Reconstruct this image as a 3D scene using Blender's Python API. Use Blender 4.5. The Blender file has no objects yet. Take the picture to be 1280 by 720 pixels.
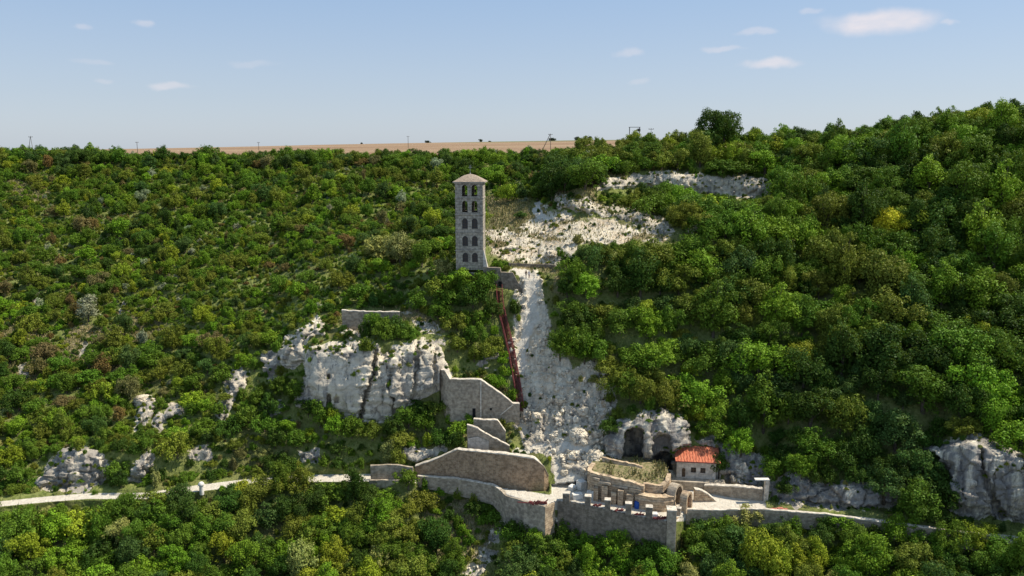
import bpy, bmesh, math, random
import numpy as np
from mathutils import Vector, Matrix
random.seed(7); RNG = np.random.default_rng(11)
R = math.radians
SC = bpy.context.scene
COL = SC.collection

# ------------------------------------------------------------------ camera model
HC = 64.0; F = 1004.0; PITCH = R(9.83)
SP, CP = math.sin(PITCH), math.cos(PITCH)
def ratio(v):
    y = (360.0 - v) / F
    return (-SP + CP*y) / (CP + SP*y)
def P(u, v, Y):
    y = (360.0 - v) / F; t = Y / (CP + SP*y)
    return np.array([(u-640.0)/F*t, Y, HC + t*(-SP + CP*y)])
def Yz(v, z): return (z - HC) / ratio(v)
def Pz(u, v, z): return P(u, v, Yz(v, z))
def proj(p):
    X, Y, Z = p[..., 0], p[..., 1], p[..., 2]-HC
    d = Y*CP - Z*SP; yy = Y*SP + Z*CP
    return 640 + F*X/d, 360 - F*yy/d

cam = bpy.data.cameras.new('camera'); camo = bpy.data.objects.new('camera', cam); COL.objects.link(camo)
camo.location = (0, 0, HC); camo.rotation_euler = (R(90)-PITCH, 0, 0)
cam.sensor_width = 36; cam.lens = 36*F/1280; cam.clip_end = 60000; cam.clip_start = 1
SC.camera = camo

# ------------------------------------------------------------------ noise
_perm = np.random.default_rng(3).permutation(4096).astype(np.int64)
_val = np.random.default_rng(4).random(4096)
def vnoise(p):
    i = np.floor(p).astype(np.int64); f = p - i; f = f*f*(3-2*f)
    def h(dx, dy, dz):
        return _val[_perm[(_perm[(_perm[(i[..., 0]+dx) & 4095] + i[..., 1]+dy) & 4095] + i[..., 2]+dz) & 4095]]
    fx, fy, fz = f[..., 0], f[..., 1], f[..., 2]
    def lx(dy, dz): return h(0, dy, dz)*(1-fx) + h(1, dy, dz)*fx
    return (lx(0, 0)*(1-fy)+lx(1, 0)*fy)*(1-fz) + (lx(0, 1)*(1-fy)+lx(1, 1)*fy)*fz
def fbm(p, s=1.0, o=4, g=0.5):
    r = 0; a = 1; n = 0; q = p/s
    for k in range(o):
        r = r + a*(vnoise(q + 17.3*k)*2-1); n += a; a *= g; q = q*2.03
    return r/n
def ridged(p, s=1.0, o=3):
    r = 0; a = 1; n = 0; q = p/s
    for k in range(o):
        r = r + a*(1-np.abs(vnoise(q + 31.7*k)*2-1)); n += a; a *= .5; q = q*2.1
    return r/n
def worley(p):
    """nearest feature cell: its random value, its offset direction value and the gap to the next cell"""
    i = np.floor(p).astype(np.int64); n = len(p); d1 = np.full(n, 9.); d2 = np.full(n, 9.); val = np.zeros(n); gx = np.zeros(n)
    for dx in (-1, 0, 1):
        for dy in (-1, 0, 1):
            for dz in (-1, 0, 1):
                c = i+np.array([dx, dy, dz]); h = _perm[(_perm[(_perm[c[:, 0] & 4095]+c[:, 1]) & 4095]+c[:, 2]) & 4095]
                f = c+np.stack([_val[h], _val[(h+1013) & 4095], _val[(h+2027) & 4095]], 1); w = p-f; d = np.sqrt((w**2).sum(1)); r = _val[(h+77) & 4095]; t = w[:, 0]*(_val[(h+501) & 4095]-.5)+w[:, 2]*(_val[(h+907) & 4095]-.5)
                m = d < d1; d2 = np.where(m, d1, np.minimum(d2, d)); d1 = np.where(m, d, d1); val = np.where(m, r, val); gx = np.where(m, t, gx)
    return val, gx, d2-d1
def sstep(x, a, b):
    t = np.clip((x-a)/(b-a), 0, 1); return t*t*(3-2*t)
def sdist(U, V, poly):
    """signed distance in the map plane, positive inside"""
    n = len(poly); d = np.full(U.shape, 1e9); ins = np.zeros(U.shape, bool)
    for k in range(n):
        ax, ay = poly[k]; bx, by = poly[(k+1) % n]
        ex, ey = bx-ax, by-ay; t = np.clip(((U-ax)*ex+(V-ay)*ey)/(ex*ex+ey*ey+1e-9), 0, 1)
        d = np.minimum(d, np.hypot(U-ax-t*ex, V-ay-t*ey))
        c = ((ay > V) != (by > V)) & (U < (bx-ax)*(V-ay)/((by-ay) if by != ay else 1e-9)+ax)
        ins ^= c
    return np.where(ins, d, -d)

# ------------------------------------------------------------------ materials
def new_mat(name):
    m = bpy.data.materials.new(name); m.use_nodes = True
    nt = m.node_tree; nt.nodes.clear()
    return m, nt
class NB:
    def __init__(s, nt): s.nt = nt
    def n(s, t, **k):
        nd = s.nt.nodes.new(t)
        for a, b in k.items():
            if a.startswith('i_'):
                key = a[2:]; key = int(key) if key.isdigit() else key.replace('_', ' ')
                if isinstance(b, bpy.types.NodeSocket): s.nt.links.new(b, nd.inputs[key])
                else: nd.inputs[key].default_value = b
            else: setattr(nd, a, b)
        return nd
    def mix(s, f, a, b, bt='MIX'):
        nd = s.nt.nodes.new('ShaderNodeMix'); nd.data_type = 'RGBA'; nd.blend_type = bt
        for idx, x in ((0, f), (6, a), (7, b)):
            if isinstance(x, bpy.types.NodeSocket): s.nt.links.new(x, nd.inputs[idx])
            else: nd.inputs[idx].default_value = x if idx == 0 else (*x, 1) if len(x) == 3 else x
        return nd.outputs[2]
    def math(s, op, a, b=0.0, c=0.0, clamp=False):
        nd = s.nt.nodes.new('ShaderNodeMath'); nd.operation = op; nd.use_clamp = clamp
        for idx, x in enumerate((a, b, c)):
            if isinstance(x, bpy.types.NodeSocket): s.nt.links.new(x, nd.inputs[idx])
            else: nd.inputs[idx].default_value = x
        return nd.outputs[0]
    def ramp(s, f, a, b):
        nd = s.nt.nodes.new('ShaderNodeMapRange'); nd.interpolation_type = 'SMOOTHSTEP'
        s.nt.links.new(f, nd.inputs[0]); nd.inputs[1].default_value = a; nd.inputs[2].default_value = b
        return nd.outputs[0]
    def noise(s, vec, sc, det=4, rough=.55):
        nd = s.nt.nodes.new('ShaderNodeTexNoise'); nd.inputs['Scale'].default_value = sc
        nd.inputs['Detail'].default_value = det; nd.inputs['Roughness'].default_value = rough
        s.nt.links.new(vec, nd.inputs['Vector']); return nd.outputs[0]
    def mapping(s, vec, sc=(1, 1, 1), rot=(0, 0, 0)):
        nd = s.nt.nodes.new('ShaderNodeMapping'); nd.inputs['Scale'].default_value = sc; nd.inputs['Rotation'].default_value = rot
        s.nt.links.new(vec, nd.inputs[0]); return nd.outputs[0]
    def out(s, col, rough=.9, bump=None, bs=.5, bd=.1, spec=.2, metal=0):
        b = s.nt.nodes.new('ShaderNodeBsdfPrincipled')
        if isinstance(col, bpy.types.NodeSocket): s.nt.links.new(col, b.inputs['Base Color'])
        else: b.inputs['Base Color'].default_value = (*col, 1)
        b.inputs['Roughness'].default_value = rough; b.inputs['Metallic'].default_value = metal
        b.inputs['Specular IOR Level'].default_value = spec
        if bump is not None:
            bn = s.nt.nodes.new('ShaderNodeBump'); bn.inputs['Strength'].default_value = bs; bn.inputs['Distance'].default_value = bd
            s.nt.links.new(bump, bn.inputs['Height']); s.nt.links.new(bn.outputs[0], b.inputs['Normal'])
        o = s.nt.nodes.new('ShaderNodeOutputMaterial'); s.nt.links.new(b.outputs[0], o.inputs[0]); return b

def mat_masonry(name, c1, c2, mortar, course=.32, length=.7, stain=.5, dark=(.10, .09, .08)):
    m, nt = new_mat(name); b = NB(nt)
    g = b.n('ShaderNodeNewGeometry'); sep = b.n('ShaderNodeSeparateXYZ', i_0=g.outputs['Position'])
    uu = b.math('ADD', sep.outputs[0], b.math('MULTIPLY', sep.outputs[1], .8))
    wob = b.noise(g.outputs['Position'], 1.3, 2)
    zz = b.math('ADD', sep.outputs[2], b.math('MULTIPLY', wob, .25))
    vec = b.n('ShaderNodeCombineXYZ', i_0=uu, i_1=zz).outputs[0]
    br = b.n('ShaderNodeTexBrick'); nt.links.new(vec, br.inputs[0])
    br.inputs['Color1'].default_value = (*c1, 1); br.inputs['Color2'].default_value = (*c2, 1); br.inputs['Mortar'].default_value = (*mortar, 1)
    br.inputs['Scale'].default_value = 1; br.inputs['Mortar Size'].default_value = .035; br.inputs['Mortar Smooth'].default_value = .4
    br.inputs['Brick Width'].default_value = length; br.inputs['Row Height'].default_value = course; br.inputs['Bias'].default_value = -.1
    n1 = b.noise(g.outputs['Position'], .35, 5, .65); n2 = b.noise(g.outputs['Position'], 2.6, 4, .7)
    streak = b.noise(b.mapping(g.outputs['Position'], (1.6, 1.6, .18)), 1.0, 4, .6)
    c = b.mix(b.math('MULTIPLY', b.ramp(n1, .42, .68), stain), br.outputs[0], dark)
    c = b.mix(b.math('MULTIPLY', b.ramp(streak, .5, .75), stain*.7), c, tuple(x*.45 for x in c1))
    c = b.mix(b.math('MULTIPLY', b.ramp(n2, .45, .8), .3), c, tuple(min(1, x*1.3) for x in c1))
    sn = b.noise(g.outputs['Position'], 1.5, 2, .4); c = b.mix(b.math('MULTIPLY', b.ramp(sn, .46, .40), .35), c, tuple(x*.5 for x in c2)); c = b.mix(b.math('MULTIPLY', b.ramp(sn, .54, .60), .35), c, tuple(min(1, x*1.35) for x in c1))
    c = b.mix(b.math('MULTIPLY', b.ramp(n2, .55, .25), .45), c, tuple(x*.5 for x in c2))
    h = b.math('ADD', b.math('MULTIPLY', br.outputs['Fac'], -.6), n2)
    b.out(c, .95, h, .8, .08, spec=.1)
    return m

def mat_plain(name, c, rough=.8, var=.25, sc=3.0, metal=0, spec=.2):
    m, nt = new_mat(name); b = NB(nt)
    g = b.n('ShaderNodeNewGeometry'); n = b.noise(g.outputs['Position'], sc, 5, .6)
    c = b.mix(b.ramp(n, .3, .7), tuple(x*(1-var) for x in c), tuple(min(1, x*(1+var)) for x in c))
    b.out(c, rough, n, .3, .03, spec=spec, metal=metal); return m

def rock_color(b, pos, nz, st=None):
    n1 = b.noise(pos, .12, 6, .62); n2 = b.noise(pos, .9, 6, .7)
    streak = b.noise(b.mapping(pos, (1.1, 1.1, .10)), 1.0, 5, .62)
    strata = b.noise(b.mapping(pos, (.12, .12, 2.2)), 1.0, 4, .6)
    vo = b.n('ShaderNodeTexVoronoi', feature='DISTANCE_TO_EDGE'); vo.inputs['Scale'].default_value = .55
    wv = b.n('ShaderNodeVectorMath', operation='ADD'); nt = b.nt
    nn = b.n('ShaderNodeTexNoise'); nn.inputs['Scale'].default_value = .8; nn.inputs['Detail'].default_value = 5; nt.links.new(pos, nn.inputs['Vector'])
    sc = b.n('ShaderNodeVectorMath', operation='SCALE'); sc.inputs['Scale'].default_value = 3.0; nt.links.new(nn.outputs['Color'], sc.inputs[0])
    nt.links.new(pos, wv.inputs[0]); nt.links.new(sc.outputs[0], wv.inputs[1]); nt.links.new(b.mapping(wv.outputs[0], (1, 1, .45)), vo.inputs['Vector'])
    c = b.mix(b.ramp(n1, .38, .62), (.58, .49, .36), (.80, .70, .53))
    c = b.mix(b.math('MULTIPLY', b.ramp(n2, .50, .72), .6), c, (.34, .29, .23))
    c = b.mix(b.math('MULTIPLY', b.ramp(nz, .75, .35), .35), c, (.60, .535, .43))  # steep faces duller than tops: light and shade put into the colour
    steep = b.ramp(nz, .75, .45)      # steep faces carry dark lichen streaks
    c = b.mix(b.math('MULTIPLY', b.math('MULTIPLY', b.ramp(streak, .50, .66), steep), .8), c, (.19, .175, .165))
    c = b.mix(b.math('MULTIPLY', b.math('MULTIPLY', b.ramp(strata, .56, .70), steep), .5), c, (.25, .23, .22))
    c = b.mix(b.math('MULTIPLY', b.math('MULTIPLY', b.ramp(vo.outputs[0], .05, .0), b.ramp(n1, .5, .6)), .45), c, (.13, .12, .11))
    if st is not None:
        n5 = b.noise(b.mapping(pos, (1.5, 1.5, .3)), .33, 6, .66)
        c = b.mix(b.math('MULTIPLY', b.math('MULTIPLY', st, b.ramp(n5, .36, .54)), .85), c, (.17, .16, .155))
    h = b.math('ADD', b.math('MULTIPLY', b.ramp(vo.outputs[0], .0, .15), .6), b.math('ADD', n2, strata))
    return c, h

def mat_rock(name):
    m, nt = new_mat(name); b = NB(nt); g = b.n('ShaderNodeNewGeometry')
    nz = b.n('ShaderNodeSeparateXYZ', i_0=g.outputs['True Normal']).outputs[2]
    c, h = rock_color(b, g.outputs['Position'], nz); b.out(c, .95, h, .8, .25, spec=.1); return m

def mat_terrain():
    m, nt = new_mat('hillside_ground'); b = NB(nt); g = b.n('ShaderNodeNewGeometry'); pos = g.outputs['Position']
    at = lambda n: b.n('ShaderNodeAttribute', attribute_name=n).outputs['Fac']
    nz = b.n('ShaderNodeSeparateXYZ', i_0=g.outputs['True Normal']).outputs[2]
    n1 = b.noise(pos, .08, 5, .6); n2 = b.noise(pos, 1.1, 6, .7); n3 = b.noise(pos, 4.5, 4, .7)
    green = b.mix(b.ramp(n2, .35, .65), (.12, .15, .035), (.22, .235, .075))
    green = b.mix(b.math('MULTIPLY', b.ramp(n1, .45, .7), .6), green, (.13, .105, .05))
    dry = b.mix(b.ramp(n2, .4, .62), (.30, .235, .13), (.12, .125, .045))
    dry = b.mix(b.math('MULTIPLY', b.ramp(n3, .5, .75), .5), dry, (.40, .33, .22))
    rc, rh = rock_color(b, pos, nz, at('stain'))
    path = b.mix(b.ramp(n2, .3, .7), (.50, .44, .35), (.64, .58, .48))
    path = b.mix(b.math('MULTIPLY', b.ramp(n3, .52, .7), .35), path, (.40, .34, .26))
    # far field: stubble bands and a green strip near the ridge
    fp = b.mapping(pos, (.004, .012, 0), (0, 0, R(6)))
    fn = b.noise(fp, 1.0, 4, .6)
    fn2 = b.noise(b.mapping(pos, (.02, .11, 0)), 1.0, 3, .6)
    field = b.mix(b.ramp(fn, .38, .62), (.25, .16, .10), (.32, .225, .14))
    field = b.mix(b.math('MULTIPLY', b.ramp(fn2, .5, .7), .5), field, (.24, .155, .095))
    field = b.mix(at('strip'), field, (.15, .17, .075))
    e = lambda a: b.ramp(b.math('ADD', at(a), b.math('MULTIPLY', b.math('SUBTRACT', n2, .5), .9)), .38, .58)
    c = b.mix(e('dry'), green, dry)
    rc = b.mix(b.math('MULTIPLY', at('crack'), .6), rc, (.15, .13, .11))
    rk = e('rock'); c = b.mix(rk, c, rc)
    grassy = b.math('MULTIPLY', b.math('MULTIPLY', rk, b.ramp(nz, .5, .85)), b.ramp(n1, .62, .50))
    tuft = b.math('MULTIPLY', b.ramp(b.math('ADD', n2, b.math('MULTIPLY', at('dry'), .12)), .60, .68), b.math('MULTIPLY', rk, .5))
    c = b.mix(b.math('MULTIPLY', tuft, b.math('SUBTRACT', 1.0, at('smooth'))), c, (.16, .145, .065))
    c = b.mix(b.math('MULTIPLY', at('smooth'), .75), c, b.mix(b.ramp(b.math('ADD', b.math('MULTIPLY', n2, .5), b.math('MULTIPLY', b.noise(b.mapping(pos, (1.3, .16, .16)), 1.0, 5, .65), .5)), .38, .6), (.40, .335, .25), (.80, .71, .54)))
    c = b.mix(b.math('MULTIPLY', at('ochre'), b.ramp(n2, .42, .6)), c, (.36, .24, .13))
    c = b.mix(b.ramp(b.math('ADD', at('path'), b.math('MULTIPLY', b.math('SUBTRACT', n3, .5), .5)), .4, .6), c, path)
    c = b.mix(at('field'), c, field)
    b.out(c, .97, b.math('ADD', n3, rh), .6, .2, spec=.05)
    return m

def mat_leaf():
    m, nt = new_mat('foliage'); b = NB(nt)
    at = b.n('ShaderNodeAttribute', attribute_type='INSTANCER', attribute_name='tint')
    g = b.n('ShaderNodeNewGeometry')
    rnd = g.outputs['Random Per Island']
    tc = b.n('ShaderNodeTexCoord')
    n = b.noise(tc.outputs['Object'], 2.2, 3, .6)
    hsv = b.n('ShaderNodeHueSaturation'); nt.links.new(at.outputs['Color'], hsv.inputs['Color'])
    hue = b.math('ADD', .488, b.math('MULTIPLY', n, .03)); nt.links.new(hue, hsv.inputs['Hue'])
    nt.links.new(b.math('ADD', b.math('ADD', .35, b.math('MULTIPLY', rnd, .55)), b.math('MULTIPLY', n, .75)), hsv.inputs['Value'])
    c = hsv.outputs[0]
    d = b.n('ShaderNodeBsdfPrincipled'); nt.links.new(c, d.inputs['Base Color']); d.inputs['Roughness'].default_value = .55; d.inputs['Specular IOR Level'].default_value = .08
    t = b.n('ShaderNodeBsdfTranslucent'); nt.links.new(b.mix(.5, c, (.16, .22, .02), 'MIX'), t.inputs[0])
    mx = b.n('ShaderNodeMixShader'); mx.inputs[0].default_value = .22
    nt.links.new(d.outputs[0], mx.inputs[1]); nt.links.new(t.outputs[0], mx.inputs[2])
    o = b.n('ShaderNodeOutputMaterial'); nt.links.new(mx.outputs[0], o.inputs[0]); return m

M = {}
M['terrain'] = mat_terrain(); M['rock'] = mat_rock('chalk_rock'); M['leaf'] = mat_leaf()
M['bark'] = mat_plain('bark', (.11, .085, .06), .9, .4, 4)
M['grey_stone'] = mat_masonry('grey_tower_stone', (.42, .37, .295), (.31, .27, .215), (.17, .145, .11), .62, 1.1, .6, (.19, .175, .15))
M['brown_stone'] = mat_masonry('brown_rubble_stone', (.42, .285, .175), (.27, .175, .10), (.44, .34, .23), .33, .62, .55, (.20, .14, .095))
M['wall_stone'] = mat_masonry('grey_brown_stone', (.45, .365, .265), (.32, .25, .175), (.40, .34, .26), .34, .8, .4, (.22, .19, .15))
M['dark_stone'] = mat_masonry('dark_grey_stone', (.27, .22, .165), (.19, .155, .115), (.30, .25, .19), .35, .7, .55, (.10, .085, .07))
M['ruin_stone'] = mat_masonry('layered_ruin_stone', (.56, .43, .28), (.42, .29, .18), (.22, .16, .12), .45, 1.9, .3, (.22, .19, .16))
M['render'] = mat_masonry('weathered_render', (.45, .375, .28), (.38, .315, .235), (.40, .34, .26), .8, 2.0, .8, (.19, .155, .115))
M['coping'] = mat_plain('pale_coping', (.55, .48, .385), .9, .35, 1.6)
M['white_wall'] = mat_masonry('stained_limewash', (.56, .50, .42), (.53, .47, .395), (.50, .45, .375), 1.4, 4.0, .5, (.33, .28, .22))
M['roof_stone'] = mat_plain('weathered_roof_stone', (.30, .235, .175), .9, .3, 2.5)
M['dark'] = mat_plain('shade_and_hair_black', (.012, .012, .012), .9, .1)  # near-black colour stands for the shade inside openings; hair uses it too
M['glass'] = mat_plain('dark_window_glass', (.012, .012, .013), .3, .2, 3, 0, .5)
M['wood'] = mat_plain('old_brown_wood', (.12, .075, .045), .8, .35, 4)
M['rust'] = mat_plain('dark_red_painted_metal', (.17, .045, .04), .55, .35, 4)
M['metal'] = mat_plain('grey_weathered_metal', (.30, .30, .31), .4, .2, 3, .7)
M['bronze'] = mat_plain('dark_bronze', (.10, .075, .04), .4, .3, 3, .8)
M['pole'] = mat_plain('grey_pole_wood', (.13, .11, .095), .9, .3, 3)
M['brick'] = mat_plain('red_brick', (.40, .15, .10), .9, .35, 5)
M['blue'] = mat_plain('blue_plastic', (.02, .09, .38), .45, .1)
M['white_stone'] = mat_plain('pale_cut_stone', (.66, .62, .55), .9, .18, 3)

def mat_tiles():
    m, nt = new_mat('red_roof_tiles'); b = NB(nt); g = b.n('ShaderNodeNewGeometry'); pos = g.outputs['Position']
    w = b.n('ShaderNodeTexWave', wave_type='BANDS', bands_direction='X'); w.inputs['Scale'].default_value = 1.3; w.inputs['Distortion'].default_value = .3; nt.links.new(pos, w.inputs['Vector'])
    n = b.noise(pos, 2.2, 5, .7)
    c = b.mix(b.ramp(n, .3, .7), (.48, .12, .06), (.66, .23, .12)); c = b.mix(b.math('MULTIPLY', b.ramp(w.outputs[1], .4, .1), .4), c, (.20, .05, .035))
    b.out(c, .75, w.outputs[1], .8, .08); return m
M['tiles'] = mat_tiles()

# ------------------------------------------------------------------ object helpers
def tag(o, label=None, cat=None, group=None, kind=None):
    if label: o['label'] = label
    if cat: o['category'] = cat
    if group: o['group'] = group
    if kind: o['kind'] = kind
    return o
def link(o, parent=None):
    COL.objects.link(o)
    if parent is not None: o.parent = parent
    return o
def empty(name, loc, label=None, cat=None, group=None, rz=0):
    o = bpy.data.objects.new(name, None); link(o); o.location = loc; o.rotation_euler = (0, 0, rz); o.empty_display_size = .5
    tag(o, label, cat, group); return o
class MB:
    """collects shapes in world coordinates and links them as one mesh (placed relative to its parent)"""
    def __init__(s): s.v = []; s.f = []; s.m = []
    def add(s, vs, fs, mi=0):
        k = len(s.v); s.v += [tuple(map(float, x)) for x in vs]; s.f += [tuple(i+k for i in f) for f in fs]; s.m += [mi]*len(fs); return s
    def box(s, c, size, rz=0, mi=0, tilt=None, jit=0):
        hx, hy, hz = size[0]/2, size[1]/2, size[2]/2
        mt = Matrix.Rotation(rz, 3, 'Z')
        if tilt: mt = mt @ Matrix.Rotation(tilt[0], 3, 'X') @ Matrix.Rotation(tilt[1], 3, 'Y')
        vs = []
        for x in (-hx, hx):
            for y in (-hy, hy):
                for z in (-hz, hz):
                    p = mt @ Vector((x, y, z)); vs.append((c[0]+p.x+random.uniform(-jit, jit), c[1]+p.y+random.uniform(-jit, jit), c[2]+p.z+random.uniform(-jit, jit)))
        return s.add(vs, [(0, 1, 3, 2), (4, 6, 7, 5), (0, 4, 5, 1), (2, 3, 7, 6), (0, 2, 6, 4), (1, 5, 7, 3)], mi)
    def bar(s, a, b, r, n=6, mi=0, r2=None):
        a = Vector(a); b = Vector(b); d = (b-a)
        if d.length < 1e-6: return s
        d.normalize(); x = d.orthogonal().normalized(); y = d.cross(x); r2 = r if r2 is None else r2
        vs = [a+(x*math.cos(t)+y*math.sin(t))*r for t in [2*math.pi*i/n for i in range(n)]] + [b+(x*math.cos(t)+y*math.sin(t))*r2 for t in [2*math.pi*i/n for i in range(n)]]
        return s.add(vs, [(i, (i+1) % n, n+(i+1) % n, n+i) for i in range(n)] + [tuple(range(n))[::-1], tuple(range(n, 2*n))], mi)
    def lathe(s, c, prof, n=16, mi=0):
        vs = []; fs = []
        for r, z in prof:
            for i in range(n):
                t = 2*math.pi*i/n; vs.append((c[0]+r*math.cos(t), c[1]+r*math.sin(t), c[2]+z))
        for k in range(len(prof)-1):
            for i in range(n): fs.append((k*n+i, k*n+(i+1) % n, (k+1)*n+(i+1) % n, (k+1)*n+i))
        fs.append(tuple(range(n))[::-1]); fs.append(tuple(range((len(prof)-1)*n, len(prof)*n)))
        return s.add(vs, fs, mi)
    def build(s, name, mat, parent=None, loc=None, bevel=0, smooth=False):
        me = bpy.data.meshes.new(name)
        off = Vector((0, 0, 0))
        if parent is not None: off = Vector(parent.location)
        elif loc is not None: off = Vector(loc)
        me.from_pydata([tuple(Vector(v)-off) for v in s.v], [], s.f)
        for mm in (mat if isinstance(mat, (list, tuple)) else [mat]): me.materials.append(mm)
        me.polygons.foreach_set('material_index', s.m)
        if smooth: me.polygons.foreach_set('use_smooth', [True]*len(me.polygons))
        me.update(); o = bpy.data.objects.new(name, me); link(o, parent)
        if parent is None and loc is not None: o.location = loc
        if bevel:
            bv = o.modifiers.new('bevel', 'BEVEL'); bv.width = bevel; bv.segments = 1; bv.limit_method = 'ANGLE'
        return o

# ------------------------------------------------------------------ terrain
RHW = [3.2, 3.2, 4.5, 6.5]
RU = [-700, -200, 0, 60, 110, 180, 250, 300, 380, 480, 520, 560, 600, 640, 690, 720, 780, 845, 900, 940, 1000, 1080, 1200, 1280, 1500, 2000]
RV = [634, 634, 630, 624, 620, 620, 610, 604, 598, 597, 599, 601, 609, 619, 628, 630, 638, 643, 641, 640, 644, 652, 668, 676, 690, 690]
def road_v(u): return np.interp(u, RU, RV)
def road_hw(u): return np.interp(u, [0, 60, 540, 620, 690, 860, 950, 1280], [3.2, 3.4, 5, 8, 9, 9, 6, 5])
cols = {   # ground above the road: (image row, distance) pairs of each slope profile
 -700: [(600,146),(550,155),(500,165),(450,178),(400,193),(350,210),(300,230),(250,255),(198,290)],
 0:    [(600,145),(550,154),(500,165),(450,178),(400,193),(350,210),(300,230),(250,255),(200,290)],
 150:  [(605,146),(565,148),(545,154),(500,165),(450,178),(400,193),(350,210),(300,230),(250,255),(200,288)],
 330:  [(590,152),(550,156),(520,160),(500,164),(440,172),(400,183),(350,200),(300,222),(250,250),(200,284)],
 400:  [(592,151),(560,154),(530,158),(440,163),(410,169),(395,175),(340,194),(300,212),(250,244),(199,281)],
 470:  [(592,152),(560,154),(530,158),(430,163),(405,169),(385,176),(340,190),(300,207),(250,240),(199,280)],
 545:  [(596,152),(575,153),(535,158),(500,160),(430,164.5),(400,171),(340,181),(300,203),(250,237),(199,278)],
 590:  [(601,149),(565,150.5),(545,155),(525,158.5),(515,159.5),(475,161),(468,164),(440,167),(400,172),(360,176),(338,178),(328,184),(300,200),(250,235),(199,276)],
 625:  [(606,146),(572,149.5),(550,154.5),(525,158.5),(505,160),(440,167),(400,171.5),(362,175.5),(338,178),(328,184),(300,197),(262,222),(199,274)],
 660:  [(606,146),(570,152),(540,157),(500,161),(450,166),(400,171),(350,176),(340,179),(330,184),(300,194),(260,215),(245,230),(199,272)],
 730:  [(610,144),(600,145),(550,152),(500,158),(450,163),(400,168),(350,174),(320,180),(300,187),(270,200),(262,204),(240,208),(230,222),(198,255)],
 760:  [(603,147),(595,148),(550,152),(500,157.5),(450,163),(400,168.5),(350,175),(320,181),(300,187),(275,197),(258,208),(240,214),(222,217),(214,224),(196,245)],
 800:  [(600,148),(590,149),(518,151),(500,155),(440,163),(400,169),(350,176),(310,184),(290,190),(272,200),(250,213),(238,220),(215,222),(206,228),(192,240)],
 880:  [(608,147),(596,147.5),(550,150),(500,157),(450,163),(400,169),(350,176),(300,186),(285,190),(270,202),(250,215),(244,219),(220,221.5),(208,227),(185,238)],
 960:  [(634,138.5),(605,143),(575,147),(500,156),(450,161.5),(400,168.5),(350,177),(300,187),(270,196),(248,214),(243,217),(224,219),(215,222),(183,234)],
 1000: [(636,138.5),(598,140.5),(560,145),(500,152),(450,159.5),(400,168),(350,178),(300,190),(250,205),(200,222),(183,230)],
 1100: [(646,135),(606,137.5),(560,143),(500,148.5),(450,156),(400,165),(350,175),(300,186),(250,199),(200,214),(172,224)],
 1160: [(655,131.5),(600,136.5),(555,141),(500,146),(450,154),(400,163),(350,173),(300,183),(250,195),(200,209),(163,219)],
 1220: [(660,129.5),(645,130.5),(555,134),(540,138),(500,144),(450,152),(400,161),(350,171),(300,180),(250,191),(200,204),(150,215)],
 1280: [(665,128),(650,129),(566,133),(550,137),(500,143),(450,150.5),(400,158),(350,167),(300,177),(250,187),(200,198),(150,212)],
 1500: [(680,126),(660,127),(570,132),(500,140),(400,153),(300,171),(200,191),(135,208)],
 2000: [(680,126),(660,127),(570,132),(500,140),(400,153),(300,171),(200,191),(135,208)],
}
CU = sorted(cols)
us = np.concatenate([np.arange(-700, -60, 16), np.arange(-60, 1340, 1.55), np.arange(1340, 2000, 16)])
NR = 470
crest_of = {u: cols[u][-1][0] for u in CU}
v_crest = np.interp(us, CU, [crest_of[u] for u in CU])
tt = np.linspace(0, 1, NR)
VB = np.where(tt < .06, 1150-(tt/.06)*(1150-750), 0)
V = np.zeros((NR, len(us))); U = np.tile(us, (NR, 1))
for j in range(len(us)):
    V[:, j] = np.where(tt < .06, 1150-(tt/.06)*400, 750-(tt-.06)/.94*(750-v_crest[j]))
def colY(u0, vq):
    pts = cols[u0]; vs = np.array([p[0] for p in pts][::-1], float); ys = np.array([p[1] for p in pts][::-1], float)
    return np.interp(vq, vs, ys)
Yup = np.zeros_like(V)
CUa = np.array(CU)
for j, u in enumerate(us):
    k = int(np.clip(np.searchsorted(CUa, u)-1, 0, len(CU)-2)); a, b = CU[k], CU[k+1]
    t = (u-a)/(b-a); t = t*t*(3-2*t)
    # compare profiles by height within the slope so crests of different rows line up
    Yup[:, j] = colY(a, V[:, j])*(1-t) + colY(b, V[:, j])*t
rv = road_v(U); hw = road_hw(U)
vin = rv-hw; vout = rv+hw
Yroad = Yz(V, 0.0)
# platform in front of the ruin
plat_in = np.interp(us, [690, 735, 800, 850, 880, 905, 955, 985], [0, 0, 0, 0, 0, 0, 0, 0])
Yin = Yz(vin, 0.0)
first = np.maximum(Yup, Yin)
tmix = sstep(vin-V, 0, 14)
Yabove = np.where(V < vin, Yin*(1-tmix)+first*tmix, Yroad)
WB = [(-700,0),(455,0),(462,610),(519,608),(522,604),(570,614),(600,622),(616,636),(632,652),(655,662),(693,664),(697,668),(740,676),(834,690),(846,692),(856,686),(862,652),(945,652),(1000,656),(1080,666),(1190,680),(1250,688),(1300,0),(2000,0)]
vfoot = np.maximum(vout, np.interp(U, [w[0] for w in WB], [w[1] for w in WB]))
FRONT = [(522,595.5,.45),(545,597,.45),(570,598.5,.45),(595,602.5,.4),(616,606.5,.4),(625,612.5,.2),(632,619.5,-.1),(655,627,-.1),(681,633.5,-.1),(693.5,628,-.1),(697,627,-.15),(712,628,-.15),(740,634,-.15),(770,640,-.15),(800,646.5,-.15),(846,655,-.15),(855,641,-.1),(860,638,.25),(900,638,.25),(945,636.5,.5),(990,640,.5),(1030,643,.5),(1080,650,.4),(1130,656,.4),(1190,664,.4),(1250,671,.4)]
FU = [f[0] for f in FRONT]; FV = np.interp(U, FU, [f[1] for f in FRONT]); FYv = [float(Yz(f[1], f[2])) for f in FRONT]
Yfront = np.interp(U, FU, FYv)+.55
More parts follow.
